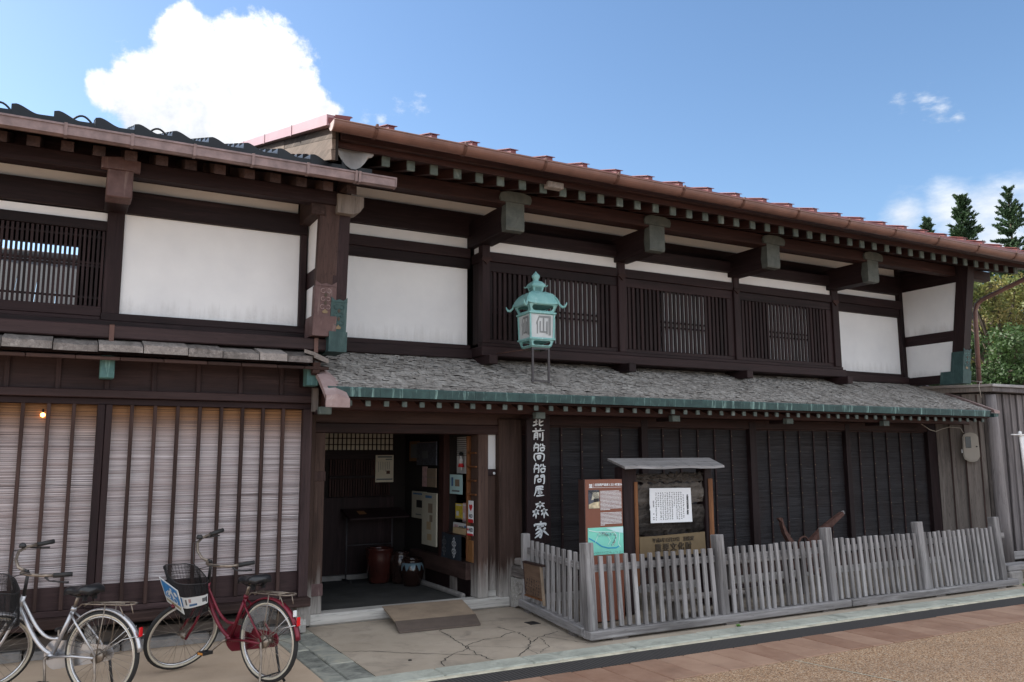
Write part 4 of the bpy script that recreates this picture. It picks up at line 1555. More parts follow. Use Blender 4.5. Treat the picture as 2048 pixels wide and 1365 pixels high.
# ---- entrance hall
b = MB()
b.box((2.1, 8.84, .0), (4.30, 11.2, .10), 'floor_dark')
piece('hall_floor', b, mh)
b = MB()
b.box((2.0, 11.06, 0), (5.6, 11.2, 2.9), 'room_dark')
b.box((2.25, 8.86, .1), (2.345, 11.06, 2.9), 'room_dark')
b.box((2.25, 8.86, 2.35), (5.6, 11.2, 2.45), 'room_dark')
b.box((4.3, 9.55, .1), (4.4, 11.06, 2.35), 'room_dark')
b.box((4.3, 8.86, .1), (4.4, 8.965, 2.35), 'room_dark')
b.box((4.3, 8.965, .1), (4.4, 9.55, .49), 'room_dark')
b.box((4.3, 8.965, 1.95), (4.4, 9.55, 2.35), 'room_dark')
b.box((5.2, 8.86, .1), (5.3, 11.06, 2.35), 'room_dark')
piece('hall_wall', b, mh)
bx('base_stone', mh, (2.4, 10.95, .09), (4.28, 11.06, .16), 'stone_grey', .01)
lt = bx('hall_lattice', mh, (3.12, 11.02, 1.68), (4.14, 11.055, 1.80), D_ + 'x')
bx('paper_screen', lt, (3.12, 11.04, 1.805), (4.11, 11.05, 2.03), 'paper_warm', 0)
for i in range(17):
    xx = 3.13 + .061 * i
    bx('ranma_bar', lt, (xx - .006, 11.02, 1.80), (xx + .006, 11.038, 2.03), D_ + 'z', 0)
for z in (1.87, 1.955):
    bx('ranma_bar', lt, (3.12, 11.012, z), (4.12, 11.019, z + .012), D_ + 'x', 0)
for i in range(24):
    xx = 3.22 + .036 * i
    bx('slat', lt, (xx - .011, 11.02, 1.18), (xx + .011, 11.05, 1.68), 'eave_wood_z', 0)
bx('rail', lt, (3.2, 11.01, 1.42), (4.07, 11.018, 1.46), D_ + 'x')
bx('door_board', lt, (3.12, 11.02, .16), (4.12, 11.05, 1.17), D_ + 'z')
# right wall of the hall: post, rails, stubs, base stone
bx('hall_post', mh, (4.22, 9.55, .30), (4.30, 9.70, 2.35), 'eave_wood_z')
bx('hall_rail', mh, (4.20, 8.86, .30), (4.30, 10.6, .495), 'brown_wood_y')
bx('hall_board', mh, (4.27, 8.86, .10), (4.299, 10.6, .298), D_ + 'y')
for y in (9.28, 10.27):
    bx('hall_stub', mh, (4.21, y - .05, .10), (4.268, y + .05, .298), 'old_wood_z')
bx('base_stone', mh, (4.15, 8.86, .09), (4.209, 10.6, .155), 'stone_grey', .02)
bx('cupboard_frame', mh, (4.25, 8.92, .50), (4.30, 8.965, 1.95), 'orange_wood_z')
bx('cupboard_back', mh, (4.25, 8.78, .50), (4.299, 8.918, .745), 'brown_panel')
for z in (1.26, 1.42, 1.58, 1.74):
    bx('cupboard_shelf', mh, (4.24, 8.70, z), (4.299, 8.918, z + .02), 'orange_wood_z')
bx('window_lattice', mh, (4.40, 8.97, 1.50), (4.42, 9.55, 1.95), 'paper', 0)
for i in range(9):
    bx('window_bar', mh, (4.385, 8.97, 1.72 + .026 * i), (4.399, 9.55, 1.727 + .026 * i), D_ + 'y', 0)
bx('counter', mh, (4.24, 8.97, .765), (4.75, 9.55, .79), 'brown_wood_y')

# ---- the fence-like board wall closing the yard on the right
bw = thing('board_wall', 'tall weathered plank wall with a flat cap at the right end of the house', 'wall', (13.1, 8.1, 0))
A_, B_ = Vector((12.665, 8.70, 0)), Vector((13.15, 8.02, 0))
U = (B_ - A_).normalized()
N = Vector((U.y, -U.x, 0))
ang = math.atan2(U.y, U.x)
edges = [0, .20, .405, .62, .70, .835]
for i, (s0, s1) in enumerate(zip(edges, edges[1:])):
    c = A_ + U * ((s0 + s1) / 2) - N * (.012 * (i % 2))
    me = bxmesh(s1 - s0 - .004, .03, 2.63, 'plank_wood_z', .006)
    put('plank', me, bw, (c.x, c.y, 1.365), (0, 0, ang))
for s0 in (.20, .405, .62):
    c = A_ + U * s0 + N * .02
    put('cover_strip', bxmesh(.022, .02, 2.6, 'brown_wood_z', .004), bw, (c.x, c.y, 1.36), (0, 0, ang))
b = MB()
b.tube([(13.19, 8.02, .02), (13.185, 8.03, .7), (13.17, 8.04, 1.6), (13.165, 8.05, 2.66)], [.115, .105, .095, .085], 'plank_wood_grey_z', 14)
piece('corner_post', b, bw)
x = 13.30
i = 0
while x < 17.5:
    w = random.uniform(.17, .215)
    bx('plank', bw, (x, 8.06 - .012 * (i % 2), .06), (x + w - .004, 8.09 - .012 * (i % 2), 2.68), 'plank_wood_grey_z', .006)
    bx('cover_strip', bw, (x - .014, 8.02, .06), (x + .012, 8.046, 2.68), 'plank_wood_grey_z')
    x += w
    i += 1
b = MB()
b.box((13.12, 8.10, .0), (17.5, 8.13, 2.70), 'room_dark')
b.hexa([(12.70, 8.74, 0), (13.19, 8.05, 0), (13.25, 8.12, 0), (12.76, 8.80, 0), (12.70, 8.74, 2.7), (13.19, 8.05, 2.7), (13.25, 8.12, 2.7), (12.76, 8.80, 2.7)], 'room_dark')
piece('backing_board', b, bw)
bx('cap', bw, (13.06, 7.93, 2.70), (17.5, 8.2, 2.775), 'plank_wood_grey_z', .006)
bx('cap', bw, (13.03, 7.90, 2.778), (17.5, 8.23, 2.825), 'grey_wood_x', .006)
c = (A_ + B_) / 2
put('cap', bxmesh(1.02, .24, .075, 'plank_wood_z', .006), bw, (c.x - .06, c.y + .06, 2.738), (0, 0, ang))
put('cap', bxmesh(1.06, .28, .045, 'old_wood_x', .006), bw, (c.x - .06, c.y + .06, 2.80), (0, 0, ang))
bx('base_beam', bw, (13.3, 7.98, .06), (17.5, 8.12, .18), 'grey_wood_x', .01)
# ================================================================== PICKET FENCES
G_ = 'grey_wood_'
LEAN = R(-4.2)


def picket_fence(label, x0, x1, posts, pick, ztop=.80):
    t = thing('picket_fence', label, 'fence', ((x0 + x1) / 2, 6.66, 0), 'grey picket fences before the house')
    bx('base_beam', t, (x0, 6.60, .022), (x1, 6.74, .098), G_ + 'x', .008)
    nb = 0
    for xx in np.linspace(x0 + .35, x1 - .35, 3):
        bx('foot_block', t, (xx - .09, 6.62, -.01), (xx + .09, 6.73, .021), 'old_wood_x', .004)
    for xx in posts:
        put('post', bxmesh(.105, .095, .80, G_ + 'z', .006), t, (xx, 6.685 + .028, .098 + .392), (LEAN, 0, R(random.uniform(-.6, .6))))
    for a, c in pick:
        n = round((c - a) / .0967)
        for i in range(n + 1):
            xx = lerp(a, c, i / n) + random.uniform(-.004, .004)
            h = .665 + random.uniform(-.009, .011)
            tilt = random.gauss(0, .007)
            if random.random() < .05:
                tilt += random.choice((-.03, .05))
            put('picket', bxmesh(.046, .030, .665, G_ + 'z', .004), t, (xx, 6.665 + .024, .098 + h / 2 + random.uniform(-.008, .006)), (LEAN, -tilt, 0))
    ps = [x0 + .02] + list(posts) + [x1 - .02]
    pp = sorted(posts)
    put('rail', bxmesh(x1 - x0 - .06, .024, .068, G_ + 'x', .004), t, ((x0 + x1) / 2, 6.665 + .075, .645), (LEAN, 0, 0))
    return t


picket_fence('weathered picket fence along the kerb in front of the notice board', 4.40, 7.91, (4.46, 6.09, 7.70), ((4.60, 5.97), (6.23, 7.575)))
picket_fence('weathered picket fence along the kerb between the rusty anchor and the plank wall', 7.925, 11.09, (9.31, 10.86), ((7.83, 9.19), (9.40, 10.73)))
# the short return, from the corner back to the door post
t = thing('picket_fence', 'short picket fence with hanging wooden tablet beside the entrance', 'fence', (4.58, 7.5, 0), 'grey picket fences before the house')
Wa, Wb = Vector((4.44, 6.70, 0)), Vector((4.735, 8.50, 0))
wu = (Wb - Wa).normalized()
wang = math.atan2(wu.y, wu.x)
wl = (Wb - Wa).length
mid = (Wa + Wb) / 2
put('base_beam', bxmesh(wl - .02, .11, .085, G_ + 'x', .008), t, (mid.x - .01, mid.y, .078), (0, 0, wang))
for s in (.3, 1.55):
    p = Wa + wu * s
    put('foot_block', bxmesh(.12, .10, .04, 'old_wood_x', .004), t, (p.x, p.y, .013), (0, 0, wang))
pe = Wa + wu * (wl - .14)
put('post', bxmesh(.085, .085, .72, G_ + 'z', .006), t, (pe.x, pe.y, .48), (0, 0, wang))
for i in range(10):
    p = Wa + wu * (.13 + i * .148)
    put('picket', bxmesh(.05, .032, .66, G_ + 'z', .004), t, (p.x, p.y, .45 + random.uniform(-.005, .005)), (random.gauss(0, .006), random.gauss(0, .006), wang))
put('rail', bxmesh(wl - .2, .024, .07, G_ + 'x', .004), t, (mid.x + .026, mid.y + .05, .655), (0, 0, wang))
# hanging tablet
tb = thing('wooden_tablet', 'small brown wooden tablet with faded writing hung on the short fence', 'tablet', (4.60, 7.98, .2))
c = Vector((4.595, 7.98, .375))
wn_ = Vector((-math.sin(wang), math.cos(wang), 0))
board_c = c + wn_ * .0
put('board', bxmesh(.52, .02, .335, 'tablet_wood_x', .004), tb, (c.x, c.y, c.z), (R(-4), R(2), wang))
put('top_rail', bxmesh(.60, .045, .022, 'brown_wood_x', .004), tb, (c.x, c.y, c.z + .178), (R(-4), R(2), wang))
put('bottom_rail', bxmesh(.52, .03, .016, 'orange_wood_z', .003), tb, (c.x, c.y, c.z - .175), (R(-4), R(2), wang))
put('edge_strip', bxmesh(.02, .03, .40, 'ply', .003), tb, (c.x - wu.x * .262, c.y - wu.y * .262, c.z - .02), (R(-4), R(2), wang))
put('edge_strip', bxmesh(.02, .03, .35, 'brown_wood_z', .003), tb, (c.x + wu.x * .262, c.y + wu.y * .262, c.z), (R(-4), R(2), wang))
b = MB()
rr = random.Random(4)
for cx in range(6):
    for cy in range(8):
        if rr.random() < .22:
            continue
        xx, zz = .19 - cx * .072, .12 - cy * .034
        for q in range(3):
            a, d = rr.uniform(-.012, .012), rr.uniform(-.010, .010)
            if rr.random() < .5:
                b.box((xx + a - .010, -.0015, zz + d - .002), (xx + a + .010, .0, zz + d + .002), 'ink')
            else:
                b.box((xx + a - .002, -.0015, zz + d - .010), (xx + a + .002, .0, zz + d + .010), 'ink')
q = put('faded_writing', b.build('faded_writing', recalc=False), tb, (c.x + wn_.x * .012, c.y + wn_.y * .012, c.z), (R(-4), R(2), wang + math.pi), stuff=True)
# the tablet faces the entrance side
q.location += wn_ * 0

# ================================================================== THINGS BEFORE THE FRONT
# hanging name board with brushed white characters
sg = thing('sign_board', 'tall dark name board with white brushed characters hanging beside the entrance', 'sign', (4.975, 8.5, .7))
bx('board', sg, (4.815, 8.50, .70), (5.133, 8.54, 2.195), 'dark_wood_z', .004)
STROKES = {
    '北': [[(.05, .42), (.42, .30)], [(.32, .08), (.28, .75)], [(.0, .85), (.45, .62)], [(.62, .05), (.58, .72), (.70, .82), (.95, .72)], [(.60, .45), (.95, .22)]],
    '前': [[(.25, .0), (.32, .12)], [(.7, .0), (.6, .14)], [(.0, .24), (1, .16)], [(.2, .38), (.12, .9)], [(.2, .38), (.45, .34), (.42, .9)], [(.2, .55), (.42, .52)], [(.18, .7), (.42, .68)], [(.62, .38), (.62, .72)], [(.85, .3), (.85, .95), (.72, .9)]],
    '船': [[(.25, .0), (.15, .15)], [(.12, .18), (.05, .95)], [(.12, .2), (.45, .16), (.42, .95), (.34, .9)], [(.0, .58), (.5, .48)], [(.65, .1), (.55, .38)], [(.78, .08), (.8, .3), (1, .36)], [(.6, .55), (.62, .92)], [(.6, .55), (.95, .5), (.9, .88)], [(.62, .9), (.92, .86)]],
    '回': [[(.12, .1), (.05, .55), (.2, .95)], [(.12, .1), (.7, .0), (.98, .2), (.9, .9), (.75, .95)], [(.35, .32), (.38, .72)], [(.35, .32), (.65, .28), (.62, .68)], [(.38, .5), (.62, .48)], [(.38, .7), (.62, .67)]],
    '問': [[(.12, .15), (.05, .95)], [(.12, .15), (.38, .1), (.36, .3)], [(.1, .28), (.36, .26)], [(.62, .1), (.62, .3)], [(.6, .12), (.95, .05), (.92, .95), (.8, .9)], [(.62, .28), (.92, .24)], [(.35, .5), (.37, .8)], [(.35, .5), (.65, .47), (.62, .75)], [(.37, .76), (.62, .73)]],
    '屋': [[(.2, .08), (.85, .03), (.82, .22)], [(.2, .24), (.82, .2)], [(.2, .08), (.18, .5), (.0, .95)], [(.3, .38), (.9, .33)], [(.55, .38), (.35, .55), (.75, .52)], [(.35, .7), (.8, .66)], [(.57, .52), (.55, .92)], [(.2, .95), (.95, .9)]],
    '森': [[(.2, .17), (.8, .12)], [(.5, .0), (.5, .42)], [(.5, .15), (.25, .36)], [(.5, .15), (.78, .33)], [(.0, .58), (.45, .52)], [(.23, .42), (.22, .98)], [(.22, .58), (.02, .85)], [(.24, .58), (.42, .75)], [(.55, .56), (1, .5)], [(.76, .4), (.76, .98)], [(.76, .56), (.58, .8)], [(.78, .56), (1.05, .85)]],
    '家': [[(.5, .0), (.55, .1)], [(.12, .16), (.08, .3)], [(.12, .18), (.9, .14), (.82, .28)], [(.25, .32), (.75, .28)], [(.55, .3), (.15, .52)], [(.45, .42), (.6, .65), (.5, .98), (.38, .9)], [(.5, .55), (.15, .75)], [(.56, .68), (.1, .98)], [(.85, .4), (.62, .55)], [(.62, .5), (1.05, .85)]],
}


def brush(b, strokes, x0, x1, z0, z1, y, w, m):
    for st in strokes:
        pts = []
        for i in range(len(st) - 1):
            for k_ in range(5):
                t = k_ / 5
                pts.append((lerp(st[i][0], st[i + 1][0], t), lerp(st[i][1], st[i + 1][1], t)))
        pts.append(st[-1])
        for _ in range(2):
            pts = [pts[0]] + [((a[0] + 2 * p[0] + c[0]) / 4, (a[1] + 2 * p[1] + c[1]) / 4) for a, p, c in zip(pts, pts[1:], pts[2:])] + [pts[-1]]
        P = [(lerp(x0, x1, p[0]), lerp(z0, z1, p[1])) for p in pts]
        n = len(P)
        Lf, Rt = [], []
        for i, p in enumerate(P):
            a, c = P[max(i - 1, 0)], P[min(i + 1, n - 1)]
            d = Vector((c[0] - a[0], c[1] - a[1]))
            d.normalize()
            t = i / (n - 1)
            ww = w * (.95 - .55 * t + .35 * math.sin(t * math.pi)) * .5
            Lf.append((p[0] - d.y * ww, p[1] + d.x * ww))
            Rt.append((p[0] + d.y * ww, p[1] - d.x * ww))
        vs = [(p[0], y, p[1]) for p in Lf] + [(p[0], y, p[1]) for p in Rt]
        fs = [(i, i + 1, n + i + 1, n + i) for i in range(n - 1)]
        b.add(vs, fs, m)
        vs = [(q[0], y + .002, q[1]) for q in Lf] + [(q[0], y + .002, q[1]) for q in Rt]
        # side walls give the characters a little thickness
        o = len(b.v)
        side = []
        for i in range(n - 1):
            side += [(i, i + 1, 2 * n + i + 1, 2 * n + i), (n + i + 1, n + i, 3 * n + i, 3 * n + i + 1)]
        b.add([(p[0], y, p[1]) for p in Lf] + [(p[0], y, p[1]) for p in Rt] + vs, side, m)


def sz(py): return 2.195 - (py - 130) / 1095 * 1.495
for ch, pa, pb, xa, xb in (('北', 165, 240, .26, .74), ('前', 245, 362, .24, .76), ('船', 372, 452, .27, .78), ('回', 458, 536, .27, .76), ('船', 545, 636, .27, .80),
                           ('問', 640, 730, .29, .76), ('屋', 738, 832, .29, .74), ('森', 868, 1020, .22, .86), ('家', 1036, 1182, .24, .86)):
    b = MB()
    brush(b, STROKES[ch], lerp(4.815, 5.133, xa), lerp(4.815, 5.133, xb), sz(pa + 2), sz(pb - 3), 8.496, .023 if ch in '森家' else .0175, 'sign_white')
    piece('character', b, sg)
bx('hook', sg, (4.96, 8.52, 2.196), (4.99, 8.60, 2.215), 'iron')

# brown information pillar
ip = thing('information_sign', 'brown information pillar with white text, small photo and green town map', 'sign', (5.07, 7.33, 0))
b = MB()
b.box((4.83, 7.301, .02), (5.30, 7.42, 1.46), 'sign_brown', .003)
piece('pillar', b, ip)
bx('side_panel', ip, (4.822, 7.303, .02), (4.829, 7.418, 1.462), 'sign_side', 0)
mp_ = bx('map_panel', ip, (4.852, 7.2975, .69), (5.298, 7.3005, .968), 'map_green', 0)
b = MB()
yy = 7.295
b.add([(5.07, yy, .962), (5.296, yy, .964), (5.296, yy, .90), (5.20, yy, .915)], [(0, 1, 2, 3)], 'map_pale')
def ribbon(pts, w, m, y):
    for a, c in zip(pts, pts[1:]):
        d = Vector((c[0] - a[0], c[1] - a[1])).normalized() * w
        b.add([(a[0] - d.y, y, a[1] + d.x), (a[0] + d.y, y, a[1] - d.x), (c[0] + d.y, y, c[1] - d.x), (c[0] - d.y, y, c[1] + d.x)], [(0, 1, 2, 3)], m)
ribbon([(4.86, .865), (4.95, .82), (5.02, .775), (5.10, .755), (5.20, .752), (5.235, .765)], .006, 'map_blue', yy - .0005)
ribbon([(4.86, .945), (4.96, .925), (5.10, .92), (5.18, .915), (5.21, .88), (5.19, .82), (5.15, .775)], .004, 'map_road', yy - .001)
ribbon([(4.94, .82), (4.98, .90), (5.08, .905), (5.13, .83), (5.10, .79)], .0025, 'map_road', yy - .001)
ribbon([(5.25, .93), (5.245, .85), (5.23, .79), (5.26, .76)], .003, 'map_road', yy - .001)
rr = random.Random(8)
for _ in range(120):
    q = rr.random()
    if q < .6:
        xx, zz = rr.gauss(5.07, .05), rr.gauss(.895, .012)
    else:
        t_ = rr.random()
        xx, zz = lerp(5.20, 5.16, t_) + rr.gauss(0, .012), lerp(.89, .775, t_)
    s_ = rr.uniform(.002, .005)
    b.box((xx, yy - .0025, zz), (xx + s_ * 1.8, yy - .0015, zz + s_), rr.choice(('sign_brown', 'ink_grey', 'sign_brown', 'map_blue')))
for _ in range(60):
    xx, zz = rr.uniform(4.87, 5.28), rr.choice((.700, .708, .716))
    b.box((xx, yy - .002, zz), (xx + .006, yy - .001, zz + .003), 'ink_grey')
piece('map_print', b, mp_, stuff=True)
ph = bx('photo', ip, (4.865, 7.297, 1.165), (5.003, 7.3005, 1.355), 'photo_dark', 0)
b = MB()
b.add([(4.866, 7.2955, 1.166), (5.002, 7.2955, 1.166), (5.002, 7.2955, 1.235), (4.93, 7.2955, 1.228), (4.866, 7.2955, 1.205)], [(0, 1, 2, 3, 4)], 'photo_light')
b.add([(4.90, 7.295, 1.25), (5.0, 7.295, 1.27), (5.0, 7.295, 1.33), (4.92, 7.295, 1.33)], [(0, 1, 2, 3)], 'board_cream')
b.box((4.93, 7.292, 1.232), (4.985, 7.2945, 1.268), 'ink')
for a in range(5):
    ribbon([(4.87 + .02 * a, 1.352), (4.95 + .012 * a, 1.27)], .0025, 'ink', 7.2945)
piece('photo_print', b, ph)
put('title', text_mesh('回船問屋森家と古い町並み', .0292, 'sign_white', 'LEFT', .0008, .0006), ip, (4.948, 7.2995, 1.404), FACE)
b = MB()
for j in range(3):
    z = 1.418 - j * .013
    b.prism([(4.878, z), (4.897, z - .008), (4.916, z), (4.916, z - .009), (4.897, z - .017), (4.878, z - .009)], 'y', 7.298, 7.3005, 'sign_white')
b.box((4.931, 7.299, 1.382), (4.933, 7.3005, 1.424), 'sign_white')
piece('crest', b, ip)
b = MB()
b.box((4.872, 7.299, 1.376), (5.29, 7.3005, 1.3785), 'sign_white')
rr = random.Random(3)
def textlines(x0, x1, z0, z1, n, m, y, ends):
    for i in range(n):
        z = lerp(z0, z1, (i + .5) / n)
        h = abs(z1 - z0) / n * .28
        xx = x0
        xe = x1 if i not in ends else lerp(x0, x1, ends[i])
        while xx < xe:
            w = rr.uniform(.004, .016)
            b.box((xx, y, z - h * rr.uniform(.7, 1)), (min(xx + w, xe), y + .0015, z + h * rr.uniform(.7, 1)), m)
            xx += w + rr.uniform(.0012, .003)
textlines(5.015, 5.285, 1.345, 1.142, 15, 'sign_white', 7.299, {14: .45, 0: .9})
textlines(5.015, 5.285, 1.122, .985, 10, 'sign_white', 7.299, {9: .2})
piece('text_lines', b, ip, stuff=True)

# roofed notice board of charred planks
nb = thing('notice_board', 'roofed notice board of charred planks with white sheet and bronze plate', 'notice board', (6.08, 7.55, 0))
bx('post', nb, (5.455, 7.50, .02), (5.645, 7.66, 1.585), 'dark_wood_z', .008)
bx('post_face', nb, (5.60, 7.488, .3), (5.65, 7.499, 1.42), 'orange_wood_z')
bx('post', nb, (6.625, 7.50, .02), (6.735, 7.66, 1.60), 'dark_wood_z', .008)
bx('post_face', nb, (6.665, 7.488, .05), (6.735, 7.499, 1.44), 'orange_wood_z')
b = MB()
for (ya, yb, dz) in ((7.28, 7.85, 0),):
    n = 8
    for i in range(n):
        xa, xb = lerp(0, 1, i / n), lerp(0, 1, (i + 1) / n)
        fa, fb, ba, bb_ = (lerp(*e, q) for e, q in (((5.33, 6.765), xa), ((5.33, 6.765), xb), ((5.50, 7.02), xa), ((5.50, 7.02), xb)))
        ha, hb = .006 * math.sin(i * 1.7), .006 * math.sin((i + 1) * 1.7)
        b.hexa([(fa, ya, 1.565 + ha), (fb - .03 * (i == n - 1), ya, 1.565 + hb), (bb_, yb, 1.655), (ba, yb, 1.655),
                (fa, ya + .01, 1.593 + ha), (fb - .03 * (i == n - 1), ya + .01, 1.590 + hb), (bb_, yb, 1.68), (ba, yb, 1.68)], 'grey_wood_x')
piece('roof_board', b, nb)
for z0, z1, xa, xb in ((1.41, 1.51, 5.65, 6.62), (1.165, 1.395, 5.65, 6.66), (.835, 1.155, 5.65, 6.66)):
    b = MB()
    n, mrows = 26, 7
    vs, fs = [], []
    for j in range(mrows + 1):
        for i in range(n + 1):
            xx, t_ = lerp(xa, xb, i / n), j / mrows
            edge = 0 if 0 < j < mrows else 1
            zz = lerp(z0, z1, t_) + random.gauss(0, .012 if edge else .006)
            vs.append((xx, 7.53 + random.gauss(0, .011) + .02 * edge, zz))
    k = n + 1
    for j in range(mrows):
        for i in range(n):
            fs.append((j * k + i, j * k + i + 1, (j + 1) * k + i + 1, (j + 1) * k + i))
    b.add(vs, fs, 'driftwood_x', False)
    b.box((xa, 7.56, z0 + .01), (xb, 7.60, z1 - .01), 'driftwood_x')
    piece('plank', b, nb)
wh = thing('notice_sheet', 'white notice sheet with columns of black text on the charred planks', 'notice', (6.1, 7.49, .97))
b = MB()
b.prism([(5.812, 1.348), (6.398, 1.340), (6.408, .958), (5.816, .966), (5.816, 1.10), (5.806, 1.112), (5.814, 1.13), (5.808, 1.18)], 'y', 7.488, 7.496, 'paper_white')
piece('sheet', b, wh)
put('heading', text_mesh('\n'.join('北前船回船問屋森家'), .030, 'ink', 'CENTER', .0006, .001, 1, .83), wh, (6.345, 7.4872, 1.152), FACE)
b = MB()
for c_ in range(13):
    xx = 6.285 - c_ * .0325
    z = 1.29 - (.0 if c_ else .03)
    zend = 1.0 if c_ not in (4, 11) else 1.14
    while z > zend:
        for q in range(3):
            a, d = rr.uniform(-.006, .006), rr.uniform(-.005, .005)
            if rr.random() < .55:
                b.box((xx + a - .007, 7.4865, z + d - .0016), (xx + a + .007, 7.4878, z + d + .0016), 'ink')
            else:
                b.box((xx + a - .0015, 7.4865, z + d - .007), (xx + a + .0015, 7.4878, z + d + .007), 'ink')
        z -= .0205
for z in (1.20, 1.185, 1.17, 1.155, 1.14, 1.06, 1.02, 1.0):
    b.box((5.85, 7.4865, z), (5.866, 7.4878, z + .008), 'ink')
piece('text_columns', b, wh, stuff=True)
pb = thing('bronze_plate', 'bronze plate with raised dark characters under the charred planks', 'plaque', (6.12, 7.5, .6))
b = MB()
b.prism([(5.66, .60), (6.60, .60), (6.592, .838), (5.90, .822), (5.66, .822)], 'y', 7.495, 7.525, 'bronze')
piece('plate', b, pb)
put('lettering', text_mesh('平成6年12月27日　国指定', .052, 'bronze_dark', 'CENTER', .004, .001), pb, (6.13, 7.493, .772), FACE)
put('lettering', text_mesh('重要文化財', .092, 'bronze_dark', 'CENTER', .005, .002, 1.35), pb, (6.125, 7.492, .688), FACE)
bx('lower_rail', nb, (5.65, 7.53, .48), (6.62, 7.60, .56), 'dark_wood_x')
# low bench in front of the blinds, seen through the pickets
bn = thing('bench', 'low weathered bench behind the pickets to the right of the notice board', 'bench', (7.6, 7.7, 0))
bx('seat', bn, (6.9, 7.52, .44), (8.35, 7.86, .50), 'old_wood_x', .01)
for xx in (7.0, 8.2):
    for y in (7.56, 7.78):
        bx('leg', bn, (xx, y, .006), (xx + .07, y + .05, .438), 'old_wood_z')
bx('stretcher', bn, (7.07, 7.63, .14), (8.2, 7.68, .18), 'dark_wood_x')
st = thing('low_step', 'low plank step behind the pickets under the notice board', 'step', (6.1, 7.1, 0))
bx('board', st, (5.68, 7.06, .19), (6.78, 7.22, .225), 'old_wood_x', .008)
for xx in (5.8, 6.6):
    bx('foot', st, (xx, 7.08, .0), (xx + .07, 7.20, .188), 'old_wood_z')
# old iron anchor leaning behind the fence
an = thing('anchor', 'rusty old anchor leaning behind the pickets by the dark blinds', 'anchor', (8.8, 8.0, 0))
b = MB()
path = [(9.49, 8.0, .915), (9.10, 8.0, .71), (8.86, 8.0, .55), (8.55, 8.0, .33), (8.40, 8.0, .22)]
rings = []
for (x_, y_, z_), w in zip(path, (.022, .048, .050, .045, .042)):
    d = Vector((.87, 0, .50))
    nrm = Vector((-.50, 0, .87))
    c = Vector((x_, y_, z_))
    rings.append([tuple(c + nrm * w + Vector((0, -.03, 0))), tuple(c - nrm * w + Vector((0, -.03, 0))), tuple(c - nrm * w + Vector((0, .03, 0))), tuple(c + nrm * w + Vector((0, .03, 0)))])
b.loft(rings, 'rust', smooth=False)
b.box((9.46, 7.985, .895), (9.53, 8.015, .935), 'grey_wood_x', 0, (0, R(-28), 0))
piece('shank', b, an)
b = MB()
pts = [(8.262, .905), (8.275, .82), (8.315, .72), (8.385, .625), (8.48, .53), (8.60, .45), (8.78, .40), (8.95, .42)]
rings = []
for i, (x_, z_) in enumerate(pts):
    w = (.008, .020, .029, .035, .038, .04, .036, .025)[i]
    a, c = pts[max(i - 1, 0)], pts[min(i + 1, len(pts) - 1)]
    d = Vector((c[0] - a[0], 0, c[1] - a[1])).normalized()
    nrm = Vector((-d.z, 0, d.x))
    c = Vector((x_, 7.93, z_))
    rings.append([tuple(c + nrm * w + Vector((0, -.02, 0))), tuple(c - nrm * w + Vector((0, -.03, 0))), tuple(c - nrm * w + Vector((0, .03, 0))), tuple(c + nrm * w + Vector((0, .02, 0)))])
b.loft(rings, 'rust', smooth=False)
b.prism([(8.262, .905), (8.20, .90), (8.235, .865), (8.272, .84)], 'y', 7.91, 7.95, 'rust')
piece('arm', b, an)
b = MB()
b.tube([(8.62 + .09 * math.cos(a), 7.9, .56 + .09 * math.sin(a)) for a in np.linspace(0, 2 * math.pi, 20)[:-1]], .014, 'rust', 7, True)
piece('ring', b, an)
b = MB()
b.tube([(8.5, 7.9, .45), (8.65, 8.05, .3), (8.9, 7.98, .18), (9.2, 7.9, .1)], .05, 'rust', 8)
piece('stock', b, an)

# electricity meter on the plank wall
me_ = thing('electricity_meter', 'beige electricity meter box with dark glass window on the plank wall', 'meter', (12.90, 8.30, 1.82))
c = A_ + U * .485 + N * .05
b = MB()
outline = [(-.118, -.13), (-.112, .16), (-.09, .205), (-.045, .228), (.0, .235), (.045, .228), (.09, .205), (.112, .16), (.118, -.10), (.118, -.15), (.075, -.215), (.03, -.232), (-.03, -.232), (-.10, -.19)]
b.prism(outline, 'y', -.075, .05, 'meter_beige')
b.prism([(p[0] * .88, p[1] * .90) for p in outline], 'y', -.088, -.075, 'meter_beige')
put('case', b.build('case'), me_, (c.x, c.y, 1.82), (0, 0, ang))
b = MB()
b.box((-.075, -.093, -.01), (.005, -.0885, .17), 'glass_dark', .002)
put('window', b.build('window'), me_, (c.x, c.y, 1.82), (0, 0, ang))
b = MB()
b.lathe([(.0001, -.006), (.012, -.004), (.012, .004), (.0001, .005)], 'ink', 10)
q = put('screw', b.build('screw'), me_, (c.x + U.x * .08 + N.x * .09, c.y + U.y * .08 + N.y * .09, 1.83), (R(90), 0, ang))
b = MB()
b.box((-.14, -.05, -.09), (-.119, -.02, -.03), 'white_plastic', .003)
put('seal_tab', b.build('seal_tab'), me_, (c.x, c.y, 1.82), (0, 0, ang))
b = MB()
b.tube([(11.95, 8.45, 2.19), (12.2, 8.48, 2.10), (12.45, 8.55, 2.075), (12.65, 8.58, 2.12), (12.74, 8.50, 2.15), (12.84, 8.38, 2.13), (12.86, 8.35, 2.05)], .006, 'cable', 6)
tag(piece('cable', b, None), 'thin pale cable drooping under the pent roof to the meter', 'cable')
b = MB()
b.tube([(12.82, 7.98, 2.60), (12.80, 7.99, 2.78), (12.84, 8.0, 2.84), (13.0, 8.05, 2.86), (12.79, 8.25, 2.90)], .006, 'cable', 6)
tag(piece('wire', b, None), 'loose wire looped over the wall cap beside the pink downpipe', 'wire')
bs = thing('foundation_stone', 'squared grey stone with timber on top at the end of the picket fence', 'stone', (11.3, 6.85, 0))
b = MB()
